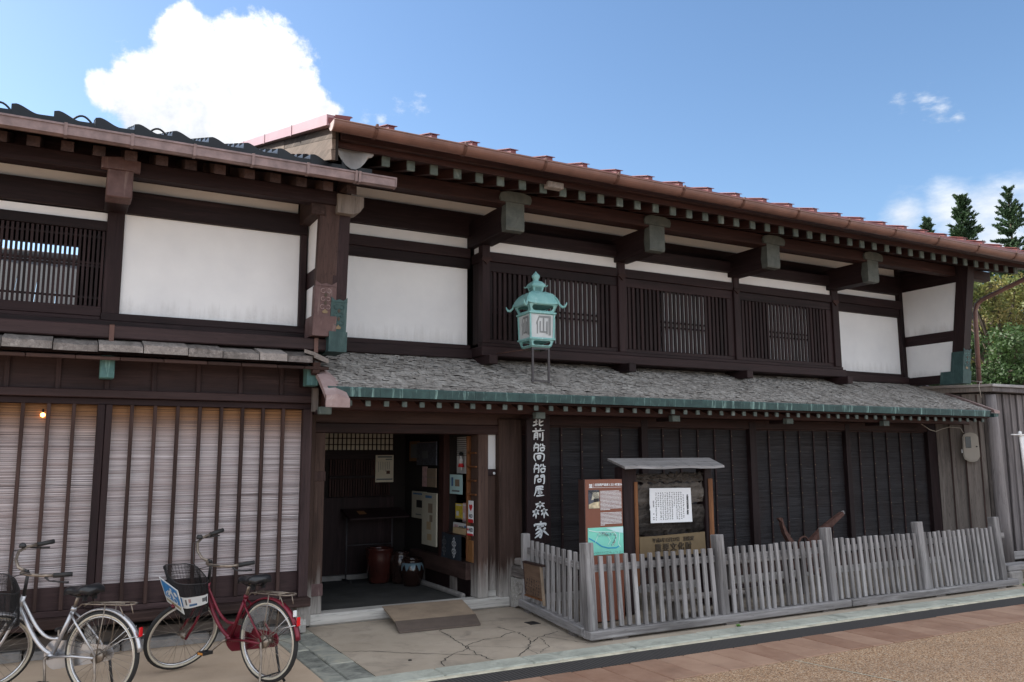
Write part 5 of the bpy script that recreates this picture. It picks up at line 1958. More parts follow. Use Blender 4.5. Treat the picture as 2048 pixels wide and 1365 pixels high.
b.box((11.12, 6.72, -.02), (11.40, 7.0, .17), 'stone_grey', .02)
piece('block', b, bs)
bx('timber', bs, (11.12, 6.74, .172), (11.75, 6.95, .245), 'grey_wood_x', .008)
# white banner pole at the edge of the view
fp = thing('banner_pole', 'white banner pole with cross arm before the plank wall', 'pole', (11.42, 6.55, 0))
b = MB()
b.tube([(11.46, 6.55, 0), (11.36, 6.58, 1.92), (11.36, 6.58, 1.995)], .016, 'steel_white', 8)
b.lathe([(.0001, .05), (.022, .04), (.022, -.03), (.0001, -.035)], 'steel_white', 10, (11.36, 6.58, 1.965))
piece('pole', b, fp)
b = MB()
b.tube([(11.16, 6.58, 1.965), (11.9, 6.58, 1.965)], .008, 'steel_white', 6)
piece('arm', b, fp)
b = MB()
rings = [[(11.39 + .05 * i, 6.58 + .012 * math.sin(i * 1.3), 1.955), (11.40 + .05 * i, 6.57 + .02 * math.sin(i * 1.1 + 1), .7)] for i in range(11)]
b.loft(rings, 'sign_white', False, False)
piece('banner', b, fp, origin=(11.6, 6.58, 1.3))

# ---------------------------------------------------------------- bronze lantern on the pent roof
lp = (4.765, 8.17)
lt_ = thing('lantern', 'pale green bronze roof lantern with grey emblem panels standing on the pent roof', 'lantern', (lp[0], lp[1], 2.55))
LR = R(-3)
def lput(nm, mb, mat_parent=None, ori=(0, 0, 0)):
    me = mb.build(nm)
    return put(nm, me, mat_parent or lt_, (lp[0], lp[1], 0), (0, 0, LR))
def ring4(h, z):  # square ring, half width h
    return [(-h, -h, z), (h, -h, z), (h, h, z), (-h, h, z)]
b = MB()
for sx_ in (-1, 1):
    for sy_ in (-1,):
        b.box((sx_ * .118 - .013, sy_ * .118 - .013, 2.53 + .05 * (sy_ > 0)), (sx_ * .118 + .013, sy_ * .118 + .013, 2.935), 'iron', .002)
for s_ in (-1, 1):
    b.box((-.129, s_ * .118 - .011, 2.915), (.129, s_ * .118 + .011, 2.934), 'iron')
    b.box((s_ * .118 - .010, -.118, 2.916), (s_ * .118 + .010, .118, 2.933), 'iron')
b.box((-.14, -.13, 2.545), (.14, -.105, 2.56), 'iron')
lput('stand', b)
b = MB()
b.loft([ring4(.125, 2.935), ring4(.150, 2.95)], 'lantern_green', smooth=False)
lput('base_plate', b)
def pierced_band(z0, z1, h0, h1):
    """a flaring band with one long opening in each side"""
    b = MB()
    for q_ in range(4):
        M = Matrix.Rotation(q_ * math.pi / 2, 3, 'Z')
        def P(u, v, d=0):
            h = lerp(h0, h1, v)
            return tuple(M @ Vector((u * h, -h + d, lerp(z0, z1, v))))
        outer = [(-1, 0), (1, 0), (1, 1), (-1, 1)]
        hole = [(-.72, .2), (-.6, .12), (.6, .12), (.72, .2), (.8, .5), (.72, .8), (.6, .88), (-.6, .88), (-.72, .8), (-.8, .5)]
        # four strips round the hole
        strips = [[(-1, 0), (1, 0), hole[2], hole[1]], [(1, 0), hole[4], hole[3], hole[2]], [(1, 0), (1, 1), hole[4]], [(1, 1), hole[6], hole[5], hole[4]],
                  [(1, 1), (-1, 1), hole[7], hole[6]], [(-1, 1), hole[9], hole[8], hole[7]], [(-1, 1), (-1, 0), hole[9]], [(-1, 0), hole[1], hole[0], hole[9]]]
        for s_ in strips:
            n = len(s_)
            vs = [P(*p) for p in s_] + [P(p[0], p[1], .012) for p in s_]
            fs = [tuple(range(n)), tuple(range(n, 2 * n))[::-1]] + [(i, (i + 1) % n, n + (i + 1) % n, n + i) for i in range(n)]
            b.add(vs, fs, 'lantern_green')
    return b
lput('lower_band', pierced_band(2.952, 3.018, .150, .172))
b = MB()
b.loft([ring4(.172, 3.018), ring4(.190, 3.024), ring4(.190, 3.038), ring4(.180, 3.044)], 'lantern_green', smooth=False)
lput('moulding', b)
b = MB()
for sx_ in (-1, 1):
    for sy_ in (-1, 1):
        b.hexa([(sx_ * .158, sy_ * .158, 3.044), (sx_ * .178, sy_ * .158, 3.044), (sx_ * .178, sy_ * .178, 3.044), (sx_ * .158, sy_ * .178, 3.044),
                (sx_ * .166, sy_ * .166, 3.315), (sx_ * .186, sy_ * .166, 3.315), (sx_ * .186, sy_ * .186, 3.315), (sx_ * .166, sy_ * .186, 3.315)], 'lantern_green')
body = lput('frame', b)
EM = text_mesh('仙', .205, 'emblem_grey', 'CENTER', .0006, .002)
for q_ in range(4):
    M = Matrix.Rotation(q_ * math.pi / 2, 3, 'Z')
    b = MB()
    b.hexa([tuple(M @ Vector(p)) for p in ((-.156, -.166, 3.046), (.156, -.166, 3.046), (.156, -.158, 3.046), (-.156, -.158, 3.046),
                                           (-.164, -.174, 3.313), (.164, -.174, 3.313), (.164, -.166, 3.313), (-.164, -.166, 3.313))], 'lantern_panel')
    pn = lput('panel', b)
    if q_ in (0, 3):
        nrm = Matrix.Rotation(LR + q_ * math.pi / 2, 3, 'Z') @ Vector((0, -1, 0))
        put('emblem', EM, pn, (lp[0] + nrm.x * .1735, lp[1] + nrm.y * .1735, 3.168), (R(90) + R(1.7), 0, LR + q_ * math.pi / 2))
        b = MB()
        for (u0, u1, z0, z1) in ((-.115, .135, 3.272, 3.296), (.105, .135, 3.075, 3.272)):
            f = lambda z: -.1685 - .008 * (z - 3.046) / .267
            b.hexa([tuple(M @ Vector(p)) for p in ((u0, f(z0), z0), (u1, f(z0), z0), (u1, f(z0) + .001, z0), (u0, f(z0) + .001, z0), (u0, f(z1), z1), (u1, f(z1), z1), (u1, f(z1) + .001, z1), (u0, f(z1) + .001, z1))], 'emblem_grey')
        q = lput('emblem_frame', b, pn)
b = MB()
b.loft([ring4(.180, 3.315), ring4(.200, 3.322), ring4(.200, 3.338), ring4(.178, 3.344)], 'lantern_green', smooth=False)
lput('moulding', b)
lput('upper_band', pierced_band(3.344, 3.428, .178, .215))
# curved hipped roof
b = MB()
prof = [(.235, 3.425), (.236, 3.440), (.222, 3.470), (.198, 3.515), (.165, 3.552), (.125, 3.578), (.085, 3.592)]
rings = []
for i, (h, z) in enumerate(prof):
    pts = []
    for q_ in range(4):
        M = Matrix.Rotation(q_ * math.pi / 2, 3, 'Z')
        for t_ in (-1, -.6, -.2, .2, .6):
            lift = .014 * abs(t_) ** 3 * (1 - i / 6)
            pts.append(tuple(M @ Vector((t_ * h, -h, z + lift))))
    rings.append(pts)
b.loft(rings, 'lantern_green', caps=True, smooth=False)
rf = lput('roof', b)
b = MB()
for q_ in range(4):
    a = math.pi / 4 + q_ * math.pi / 2
    d = Vector((math.cos(a), math.sin(a), 0))
    prof2 = [(.12, 3.590, .010), (.24, 3.548, .011), (.305, 3.485, .012), (.335, 3.425, .014), (.372, 3.395, .016), (.408, 3.402, .015), (.428, 3.430, .010), (.432, 3.450, .004)]
    b.tube([tuple(d * r_ + Vector((0, 0, z))) for r_, z, _ in prof2], [w for _, _, w in prof2], 'lantern_green', 8)
lput('roof_horn', b, rf)
b = MB()
b.loft([ring4(.062, 3.590), ring4(.082, 3.650), ring4(.092, 3.652), ring4(.092, 3.662)], 'lantern_green', smooth=False)
for q_ in range(4):
    M = Matrix.Rotation(q_ * math.pi / 2, 3, 'Z')
    for j in range(7):
        u = -.042 + .014 * j
        b.hexa([tuple(M @ Vector(p)) for p in ((u - .004, -.0665, 3.600), (u + .004, -.0665, 3.600), (u + .004, -.064, 3.600), (u - .004, -.064, 3.600), (u - .004, -.083, 3.645), (u + .004, -.083, 3.645), (u + .004, -.078, 3.645), (u - .004, -.078, 3.645))], 'patina')
lput('smoke_outlet', b)
b = MB()
rings = []
for i, (h, z) in enumerate([(.098, 3.660), (.098, 3.667), (.088, 3.690), (.062, 3.715), (.035, 3.728)]):
    rings.append(ring4(h, z))
b.loft(rings, 'lantern_green', smooth=False)
for q_ in range(4):
    a = math.pi / 4 + q_ * math.pi / 2
    d = Vector((math.cos(a), math.sin(a), 0))
    b.tube([tuple(d * r_ + Vector((0, 0, z))) for r_, z in ((.11, 3.695), (.138, 3.660), (.155, 3.655), (.168, 3.672))], [.006, .007, .007, .003], 'lantern_green', 6)
lput('small_roof', b)
b = MB()
b.lathe([(.0001, 3.722), (.038, 3.724), (.040, 3.735), (.030, 3.740), (.044, 3.755), (.054, 3.775), (.052, 3.795), (.036, 3.812), (.018, 3.826), (.006, 3.842), (.0001, 3.85)], 'lantern_green', 20)
lput('jewel', b)
# stay rod of the lantern
lt_.scale = (.87, .87, 1)
b = MB()
b.tube([(4.40, 8.62, 2.90), (4.66, 8.1, 2.925)], .006, 'rust', 6)
piece('stay_rod', b, lt_)
# ================================================================== ENTRANCE THINGS
rp = thing('ramp', 'two-part wooden ramp with dark rubber lower half at the threshold', 'ramp', (3.5, 8.2, 0))
b = MB()
b.hexa([(3.085, 8.17, .050), (3.975, 8.14, .046), (4.06, 8.66, .112), (3.14, 8.70, .112), (3.085, 8.17, .066), (3.975, 8.14, .062), (4.06, 8.66, .128), (3.14, 8.70, .128)], 'ply')
piece('upper_board', b, rp)
b = MB()
b.hexa([(3.02, 7.875, .004), (3.885, 7.835, .004), (3.973, 8.136, .046), (3.083, 8.166, .050), (3.02, 7.875, .020), (3.885, 7.835, .020), (3.973, 8.136, .062), (3.083, 8.166, .066)], 'rubber_mat')
piece('lower_board', b, rp)
for xx in (3.30, 3.80):
    b = MB()
    b.prism([(8.30, .004), (8.6, .004), (8.6, .098), (8.30, .062)], 'x', xx, xx + .03, 'ply')
    piece('wedge', b, rp)
b = MB()
b.box((4.35, 7.62, -.01), (4.47, 7.77, .003), 'iron_black', .002)
tag(piece('drain_cover', b, None), 'small dark square drain cover in the concrete', 'drain cover')
b = MB()
b.lathe([(.0001, 0), (.018, 0), (.014, .008), (.0001, .01)], 'crack', 8, (2.72, 6.83, 0))
tag(piece('pebble', b, None), 'small dark pebble lying on the pale concrete', 'pebble')


def jar(label, x, y, prof, m):
    o = put('storage_jar', None, None, (x, y, .10))
    b = MB()
    b.lathe(prof, m, 32)
    me = b.build('storage_jar')
    bpy.data.objects.remove(o)
    o = put('storage_jar', me, None, (x, y, .101))
    return tag(o, label, 'jar', 'glazed jars in the hall')


jar('tallest reddish brown glazed jar in the dark hall', 3.74, 10.50, [(.0001, .01), (.125, .0), (.14, .03), (.165, .18), (.178, .32), (.172, .385), (.178, .41), (.186, .425), (.182, .44), (.165, .44), (.16, .42), (.165, .38), (.15, .1), (.0001, .05)], 'ceramic_red')
jar('middle dark brown jar behind the drip-glazed jar', 3.97, 10.34, [(.0001, .01), (.10, .0), (.11, .03), (.135, .18), (.14, .28), (.125, .34), (.112, .362), (.12, .38), (.118, .395), (.10, .39), (.105, .35), (.12, .1), (.0001, .05)], 'ceramic_dark')
jar('small jar with blue drips over its dark glaze', 4.02, 10.06, [(.0001, .01), (.10, .0), (.108, .02), (.135, .10), (.152, .19), (.145, .25), (.118, .29), (.108, .305), (.118, .325), (.122, .34), (.105, .34), (.10, .31), (.12, .2), (.0001, .05)], 'ceramic_drip')
ds = thing('reading_stand', 'dark slanted reading stand on thin metal legs in the hall', 'stand', (3.72, 10.8, .1))
b = MB()
b.hexa([(3.40, 10.68, .89), (4.22, 10.68, .90), (4.20, 10.98, 1.0), (3.36, 10.98, 1.0), (3.40, 10.68, .91), (4.22, 10.68, .92), (4.20, 10.98, 1.02), (3.36, 10.98, 1.02)], 'dark_wood_x')
piece('desk', b, ds)
for xx in (3.39, 4.02):
    b = MB()
    b.tube([(xx, 10.8, .92), (xx, 10.8, .12)], .011, 'iron', 8)
    b.tube([(xx, 10.95, .112), (xx, 10.8, .13), (xx + .02, 10.66, .12), (xx + .02, 10.64, .101)], .010, 'iron', 8)
    piece('leg', b, ds)
b = MB()
b.tube([(3.39, 10.8, .56), (4.02, 10.8, .56)], .008, 'iron', 6)
piece('crossbar', b, ds)
b = MB()
b.hexa([(3.56, 10.80, .955), (3.66, 10.80, .957), (3.65, 10.90, .99), (3.55, 10.90, .99), (3.56, 10.80, .958), (3.66, 10.80, .960), (3.65, 10.90, .993), (3.55, 10.90, .993)], 'brown_panel')
tag(piece('leaflet', b, None), 'small leaflet lying on the dark reading stand', 'leaflet')


def poster(label, lo, hi, axis, m, prints, name='poster', cat='poster', group=None, text=None):
    """a flat framed sheet on a wall: axis 'y' faces the street, 'x' faces the hall"""
    t = thing(name, label, cat, tuple((a + c) / 2 for a, c in zip(lo, hi)), group)
    bx('sheet', t, lo, hi, m, .002)
    b = MB()
    for (u0, u1, v0, v1, mm) in prints:
        if axis == 'y':
            b.box((lerp(lo[0], hi[0], u0), lo[1] - .002, lerp(lo[2], hi[2], v0)), (lerp(lo[0], hi[0], u1), lo[1] - .0005, lerp(lo[2], hi[2], v1)), mm)
        else:   # seen from the hall u runs from far (hi y) to near (lo y)
            b.box((lo[0] - .002, lerp(hi[1], lo[1], u1), lerp(lo[2], hi[2], v0)), (lo[0] - .0005, lerp(hi[1], lo[1], u0), lerp(lo[2], hi[2], v1)), mm)
    if prints:
        piece('print', b, t)
    return t


rr = random.Random(21)
lines = [(.15 + .1 * i, .17 + .1 * i, .35 + rr.uniform(0, .15), .75, 'ink_grey') for i in range(7)]
poster('cream notice sheet on the lattice at the back of the hall', (3.84, 10.995, 1.365), (4.10, 11.005, 1.735), 'y', 'paper_warm', [(.1, .9, .90, .96, 'ink_grey'), (.55, .9, .82, .86, 'ink_grey'), (.05, .95, .08, .13, 'ink_grey'), (.6, .8, .3, .42, 'rust')] + lines)
poster('cream hanging panel with dark picture, left of the tall panel in the hall', (4.255, 10.20, .90), (4.275, 10.69, 1.25), 'x', 'board_cream', [(.1, .9, .88, .94, 'blue_print'), (.35, .75, .40, .68, 'ink'), (.3, .7, .12, .16, 'ink_grey')])
poster('tall cream hanging panel with a floor plan in the hall', (4.195, 9.715, .595), (4.215, 10.18, 1.25), 'x', 'board_cream', [(.25, .7, .90, .95, 'blue_print'), (.45, .75, .62, .80, 'ply'), (.35, .65, .30, .45, 'carton'), (.55, .75, .45, .58, 'ply'), (.4, .7, .10, .22, 'carton')])
poster('pale blue poster hanging above the leaflets in the hall opening', (4.29, 9.16, 1.255), (4.298, 9.52, 1.49), 'x', 'map_pale', [(.45, .8, .4, .75, 'ply'), (.15, .3, .4, .85, 'blue_print'), (.2, .8, .12, .2, 'ink_grey')])
poster('dark framed picture leaning out from the top of the hall wall', (4.20, 9.75, 1.60), (4.22, 10.40, 1.90), 'x', 'photo_dark', [(.0, 1.0, .96, 1.0, 'gutter_lilac'), (.3, .6, .3, .6, 'ink_grey')], 'picture', 'picture')
poster('small brown framed picture high in the hall corner', (4.255, 10.47, 1.65), (4.275, 10.80, 1.92), 'x', 'brown_panel', [(.15, .85, .15, .85, 'ink_grey')], 'picture', 'picture')
poster('pale paper sheet pinned below the leaning dark picture', (4.20, 9.74, 1.325), (4.21, 10.04, 1.56), 'x', 'ply', [(.0, 1, .5, .52, 'ink_grey')], 'paper_sheet', 'sheet')
poster('narrow pale paper sheet pinned between picture and hanging panels', (4.255, 10.17, 1.32), (4.265, 10.33, 1.58), 'x', 'pink_print', [], 'paper_sheet', 'sheet')
poster('heart sticker with AED lettering on the cupboard side', (4.235, 8.735, .95), (4.239, 8.87, 1.20), 'x', 'paper_white', [(0, 1, 0, .16, 'sign_red')], 'sticker', 'sticker')
poster('lower wide sticker with AED lettering on the cupboard side', (4.232, 8.73, .805), (4.236, 8.895, .91), 'x', 'paper_white', [(0, 1, 0, .2, 'sign_red')], 'sticker', 'sticker')
stk = [o for o in COL.objects if o.name.startswith('sticker')]
def heart(b, y, z, s, x, m):
    pts = []
    for a in np.linspace(0, 2 * math.pi, 24)[:-1]:
        hx = 16 * math.sin(a) ** 3
        hz = 13 * math.cos(a) - 5 * math.cos(2 * a) - 2 * math.cos(3 * a) - math.cos(4 * a)
        pts.append((y - hx * s / 16, z + hz * s / 16))
    b.prism(pts, 'x', x - .001, x, m)
b = MB()
heart(b, 8.80, 1.125, .045, 4.2335, 'sign_red')
piece('heart', b, stk[0])
put('lettering', text_mesh('AED', .052, 'ink', 'CENTER', .0005, .001), stk[0], (4.2335, 8.80, 1.025), SIDE)
b = MB()
heart(b, 8.868, .868, .020, 4.230, 'sign_red')
piece('heart', b, stk[1])
put('lettering', text_mesh('AED', .056, 'ink', 'CENTER', .0005, .001), stk[1], (4.2305, 8.79, .868), SIDE)
# leaflets and carton on the counter, cloth under it
fl = [('yellow leaflet standing on the hall counter', 9.30, 9.50, .95, 1.14, 'yellow_print'), ('blue leaflet standing on the hall counter', 8.99, 9.18, .90, 1.14, 'blue_print'),
      ('pink leaflet standing between the yellow and blue leaflets', 9.17, 9.29, .92, 1.15, 'pink_print')]
for lab, y0, y1, z0, z1, m in fl:
    poster(lab, (4.36, y0, z0), (4.366, y1, z1), 'x', m, [(.1, .9, .85, .93, 'paper'), (.15, .5, .2, .5, 'paper'), (.1, .9, .02, .08, 'ink_grey')], 'leaflet', 'leaflet', 'leaflets on the counter')
poster('pile of pale leaflets behind the carton on the counter', (4.33, 9.0, .792), (4.35, 9.50, .91), 'x', 'paper', [(.05, .3, .3, .8, 'pink_print'), (.35, .6, .2, .7, 'ink_grey'), (.65, .95, .3, .8, 'blue_print')], 'leaflet', 'leaflet', 'leaflets on the counter')
b = MB()
b.box((4.262, 8.99, .79), (4.325, 9.36, .862), 'carton', .004)
tag(piece('carton', b, None), 'small open cardboard carton on the counter edge', 'carton')
cl = thing('counter_cloth', 'dark navy cloth with white woven diamonds hanging from the counter', 'cloth', (4.22, 9.25, .5))
b = MB()
rings = []
for i in range(9):
    t_ = i / 8
    y = lerp(8.972, 9.54, t_)
    rings.append([(4.196 + .006 * math.sin(i * 1.9), y, .80 - .02 * math.sin(math.pi * t_)), (4.198 + .01 * math.sin(i * 1.3), y, .5 - .005 * math.sin(math.pi * t_))])
b.loft(rings, 'cloth_navy', False, False, False)
piece('cloth', b, cl, origin=(4.2, 9.25, .65))
b = MB()
for (yc, s_, mm) in ((9.155, 1.0, 'sign_white'), (9.44, .9, 'ink_grey')):
    for i in range(5):
        for j in (-1, 0, 1):
            if (i + j) % 2:
                continue
            z, y = .55 + i * .045, yc + j * .034
            for a in range(4):
                an_ = a * math.pi / 2
                p0 = (y + .024 * math.cos(an_), z + .028 * math.sin(an_))
                p1 = (y + .024 * math.cos(an_ + math.pi / 2), z + .028 * math.sin(an_ + math.pi / 2))
                d = Vector((p1[0] - p0[0], p1[1] - p0[1])).normalized() * .004
                b.add([(4.184, p0[0] - d.y, p0[1] + d.x), (4.184, p0[0] + d.y, p0[1] - d.x), (4.184, p1[0] + d.y, p1[1] - d.x), (4.184, p1[0] - d.y, p1[1] + d.x)], [(0, 1, 2, 3)], mm)
piece('woven_pattern', b, cl, stuff=True)
dl_ = thing('doll', 'small hanging paper doll with dark hair and red skirt in the hall opening', 'doll', (4.35, 9.32, 1.57))
b = MB()
b.lathe([(.0001, .105), (.02, .10), (.026, .08), (.02, .06), (.0001, .055)], 'ink', 10, (4.35, 9.32, 1.66))
piece('hair', b, dl_)
b = MB()
b.lathe([(.0001, .06), (.016, .055), (.014, .03), (.024, .02), (.028, -.03), (.0001, -.035)], 'paper', 10, (4.35, 9.32, 1.655))
b.tube([(4.35, 9.308, 1.58), (4.35, 9.31, 1.54)], .007, 'paper', 6)
b.tube([(4.35, 9.332, 1.58), (4.35, 9.33, 1.54)], .007, 'paper', 6)
piece('body', b, dl_)
b = MB()
b.lathe([(.026, .0), (.04, -.05), (.0001, -.05)], 'sign_red', 10, (4.35, 9.32, 1.63))
piece('skirt', b, dl_)

# ================================================================== BICYCLES
def wheel_meshes(Rw, wall, front):
    t = MB()
    n = 48
    def tor(r, h, w, m, b_):
        rings = []
        for i in range(n):
            a = 2 * math.pi * i / n
            ring = []
            for j in range(8):
                q = 2 * math.pi * j / 8
                rr_ = r + h * math.cos(q)
                ring.append((rr_ * math.cos(a), w * math.sin(q), rr_ * math.sin(a)))
            rings.append(ring)
        rings.append(rings[0])
        b_.loft(rings, m, caps=False)
    tor(Rw - .018, .018, .018, 'tyre_black', t)
    w = MB()
    tor(Rw - .030, .011, .0192, wall, w)
    r = MB()
    tor(Rw - .045, .008, .013, 'chrome_dull' if wall == 'tyre_tan' else 'chrome', r)
    s = MB()
    for i in range(32):
        a = 2 * math.pi * i / 32
        hub = .022
        off = (.45 if (i // 2) % 2 else -.45)
        sd = .028 if i % 2 else -.028
        s.tube([(hub * math.cos(a + off * 2), sd, hub * math.sin(a + off * 2)), ((Rw - .048) * math.cos(a), 0, (Rw - .048) * math.sin(a))], .0013, 'chrome_dull', 4, smooth=False, cap=False)
    h = MB()
    h.tube([(0, -.05, 0), (0, -.03, 0), (0, -.028, 0), (0, .028, 0), (0, .03, 0), (0, .05, 0)], [.009, .009, .024, .024, .009, .009], 'chrome_dull', 12)
    return [x_.build('w') for x_ in (t, w, r, s, h)]


def bicycle(label, pos, head, steer, frame_m, wall, fender_m, sign, pedal_m, crank_a):
    Rw, WB = .306, 1.0
    t = thing('bicycle', label, 'bicycle', (0, 0, 0), 'parked city bicycles')
    def P(nm, mb, par=None, stuff=False): return put(nm, mb.build(nm), par or t, (0, 0, 0), stuff=stuff)
    ms = wheel_meshes(Rw, wall, False)
    AX = (0, 0, Rw + .015)
    def wheel(c, yaw=0, rel=None):
        w = put('wheel', ms[0], t, c, (0, 0, yaw))
        WPOS[w] = Vector((0, 0, 0))
        for nm, me in zip(('sidewall', 'rim', 'spokes', 'hub'), ms[1:]):
            q = put(nm, me, w, (0, 0, 0))
            if nm == 'spokes':
                q['kind'] = 'stuff'
        return w
    wheel(AX)
    # frame
    b = MB()
    bbp = (.42, 0, .29)
    hb, ht = (.735, 0, .60), (.70, 0, .705)
    st_top = (.255, 0, .635)
    b.tube([bbp, st_top], .0150, frame_m, 12)
    def curve(a, c, sag, n=10):
        out = []
        for i in range(n + 1):
            t_ = i / n
            p = Vector(a).lerp(Vector(c), t_)
            p.z -= sag * math.sin(math.pi * t_) * (1 + .35 * (t_ - .5))
            out.append(tuple(p))
        return out
    b.tube(curve((.728, 0, .63), (.425, 0, .30), .055), .0158, frame_m, 12)
    b.tube(curve((.712, 0, .68), (.365, 0, .415), .085), .0122, frame_m, 12)
    b.tube([hb, ht], .019, frame_m, 12)
    for s_ in (-1, 1):
        b.tube([(.42, s_ * .03, .29), (.2, s_ * .055, AX[2] - .01), (0, s_ * .065, AX[2] - .012)], .009, frame_m, 8)
        b.tube([(.268, s_ * .018, .60), (.2, s_ * .045, .54), (0, s_ * .065, AX[2])], .008, frame_m, 8)
    b.tube([(.42, -.036, .29), (.42, .036, .29)], .022, frame_m, 12)
    P('frame', b)
    # steering group, turned about the head
    piv, axs = Vector(hb), Vector((-.042, 0, .105)).normalized()
    SM_ = Matrix.Rotation(steer, 3, axs)
    def steer_pt(p): return tuple(SM_ @ (Vector(p) - piv) + piv)
    ST = steer_pt
    fc = ST((WB - .06, 0, Rw + .012))
    fw = wheel(fc)
    fw.rotation_euler = SM_.to_euler()
    b = MB()
    for s_ in (-1, 1):
        b.tube([ST((.742, s_ * .035, .575)), ST((.80, s_ * .048, .50)), ST((.85, s_ * .055, .42)), ST((WB - .06, s_ * .06, Rw))], .0105, frame_m, 8)
    b.tube([ST((.742, -.04, .578)), ST((.742, .04, .578))], .014, frame_m, 8)
    P('fork', b)
    b = MB()
    b.tube([ST((.698, 0, .70)), ST((.662, 0, .885))], .0125, 'bike_black', 10)
    b.tube([ST((.662, 0, .885)), ST((.69, 0, .905))], .015, 'bike_black', 10)
    P('stem', b)
    hbm = MB()
    for s_ in (-1, 1):
        hbm.tube([ST(p) for p in ((.69, 0, .905), (.715, s_ * .05, .915), (.72, s_ * .12, .945), (.685, s_ * .21, .965), (.62, s_ * .265, .965), (.54, s_ * .285, .955))], .011, 'chrome_dull' if wall != 'tyre_black' else 'bike_black', 10)
    hbar = P('handlebar', hbm)
    for s_ in (-1, 1):
        b = MB()
        b.tube([ST((.55, s_ * .283, .956)), ST((.43, s_ * .305, .945))], .017, 'rubber_black', 10)
        P('grip', b, hbar)
        b = MB()
        b.tube([ST((.60, s_ * .275, .955)), ST((.58, s_ * .30, .93)), ST((.50, s_ * .315, .905)), ST((.46, s_ * .32, .895))], [.009, .006, .006, .007], 'bike_black', 6)
        P('brake_lever', b, hbar)
    b = MB()
    b.lathe([(.0001, .026), (.02, .02), (.027, .0), (.022, -.012), (.0001, -.014)], 'bike_black', 14, ST((.655, -.235, .99)))
    P('bell', b, hbar)
    b = MB()
    for s_ in (-1, 1):
        b.tube([ST((.58, s_ * .28, .95)), ST((.72, s_ * .20, .98)), ST((.78, s_ * .06, .90)), ST((.76, s_ * .015, .78)), ST((.75, s_ * .01, .66))], .0035, 'bike_black', 5)
    P('brake_cable', b, hbar)
    # fenders
    def fender(c, a0, a1, yaw_fn, r=Rw + .014):
        b = MB()
        rings = []
        for a in np.linspace(a0, a1, 26):
            ring = []
            for w, d in ((-.025, -.012), (-.020, -.002), (0, .003), (.020, -.002), (.025, -.012), (.020, -.005), (0, .000), (-.020, -.005)):
                q = (r + d)
                ring.append(yaw_fn((c[0] + q * math.cos(a), w, c[2] + q * math.sin(a))))
            rings.append(ring)
        b.loft(rings, fender_m)
        return b
    P('fender', fender(AX, R(160) + R(14), R(25), lambda p: p))
    P('fender', fender((WB - .06, 0, Rw), R(155), R(78), ST))
    # saddle
    b = MB()
    rings = []
    for i in range(9):
        t_ = i / 8
        x_ = lerp(.335, .075, t_)
        hw = (.022, .03, .036, .045, .062, .085, .10, .105, .085)[i]
        zt = (.770, .782, .786, .784, .784, .792, .804, .806, .790)[i]
        rings.append([(x_, -hw, zt - .05), (x_, -hw * .97, zt - .018), (x_, -hw * .55, zt), (x_, 0, zt - .004), (x_, hw * .55, zt), (x_, hw * .97, zt - .018), (x_, hw, zt - .05), (x_, 0, zt - .045)])
    b.loft(rings, 'saddle_black')
    sd_ = P('saddle', b)
    b = MB()
    for s_ in (-1, 1):
        b.tube([(.30, s_ * .015, .735), (.22, s_ * .022, .715), (.12, s_ * .04, .715), (.09, s_ * .05, .74)], .005, 'iron_black', 6)
        b.tube([(.13 + .016 * math.cos(a), s_ * .05 + .016 * math.sin(a), .695 + .005 * a / 6.3) for a in np.linspace(0, 44, 60)], .0025, 'iron_black', 4)
    P('saddle_spring', b, sd_)
    b = MB()
    b.tube([st_top, (.222, 0, .73)], .0125, 'chrome_dull', 10)
    b.tube([(.262, 0, .615), (.255, 0, .640)], .021, frame_m, 10)
    P('seat_post', b)
    # rack
    b = MB()
    zr = .672
    for s_ in (-1, 1):
        b.tube([(.20, s_ * .03, .64), (.15, s_ * .05, zr), (-.20, s_ * .06, zr + .006), (-.235, s_ * .045, zr + .006)], .005, 'chrome_dull', 6)
        b.tube([(-.05, s_ * .058, zr), (-.01, s_ * .072, AX[2])], .004, 'chrome_dull', 6)
        b.tube([(-.17, s_ * .058, zr), (-.20, s_ * .05, .60)], .004, 'chrome_dull', 6)
    b.tube([(-.235, -.045, zr + .006), (-.25, 0, zr + .006), (-.235, .045, zr + .006)], .005, 'chrome_dull', 6)
    for x_ in (.12, .0, -.12):
        b.tube([(x_, -.055, zr + .002), (x_, .055, zr + .002)], .004, 'chrome_dull', 6)
    b.tube([(.12, -.02, zr + .008), (-.18, -.02, zr + .012)], .004, 'chrome_dull', 6)
    b.tube([(.12, .02, zr + .008), (-.18, .02, zr + .012)], .004, 'chrome_dull', 6)
    P('rear_rack', b)
    b = MB()
    for s_ in (-1, 1):
        b.tube([(0, s_ * .07, AX[2]), (-.20, s_ * .045, AX[2] + .12), (-.31, s_ * .033, AX[2] + .145)], .0035, 'chrome', 5)
        b.tube([(0, s_ * .07, AX[2]), (-.24, s_ * .04, AX[2] + .20)], .0025, 'chrome', 5)
    P('fender_stay', b)
    # chain case, cranks, pedals on the far side and near side
    b = MB()
    cc = [(.42 + .105 * math.cos(a), .29 + .105 * math.sin(a)) for a in np.linspace(R(-80), R(100), 14)] + [(.0 + .055 * math.cos(a), AX[2] + .055 * math.sin(a)) for a in np.linspace(R(100), R(270), 10)]
    b.prism(cc, 'y', -.055, -.042, fender_m)
    P('chain_case', b)
    ca = R(crank_a)
    cranks = {}
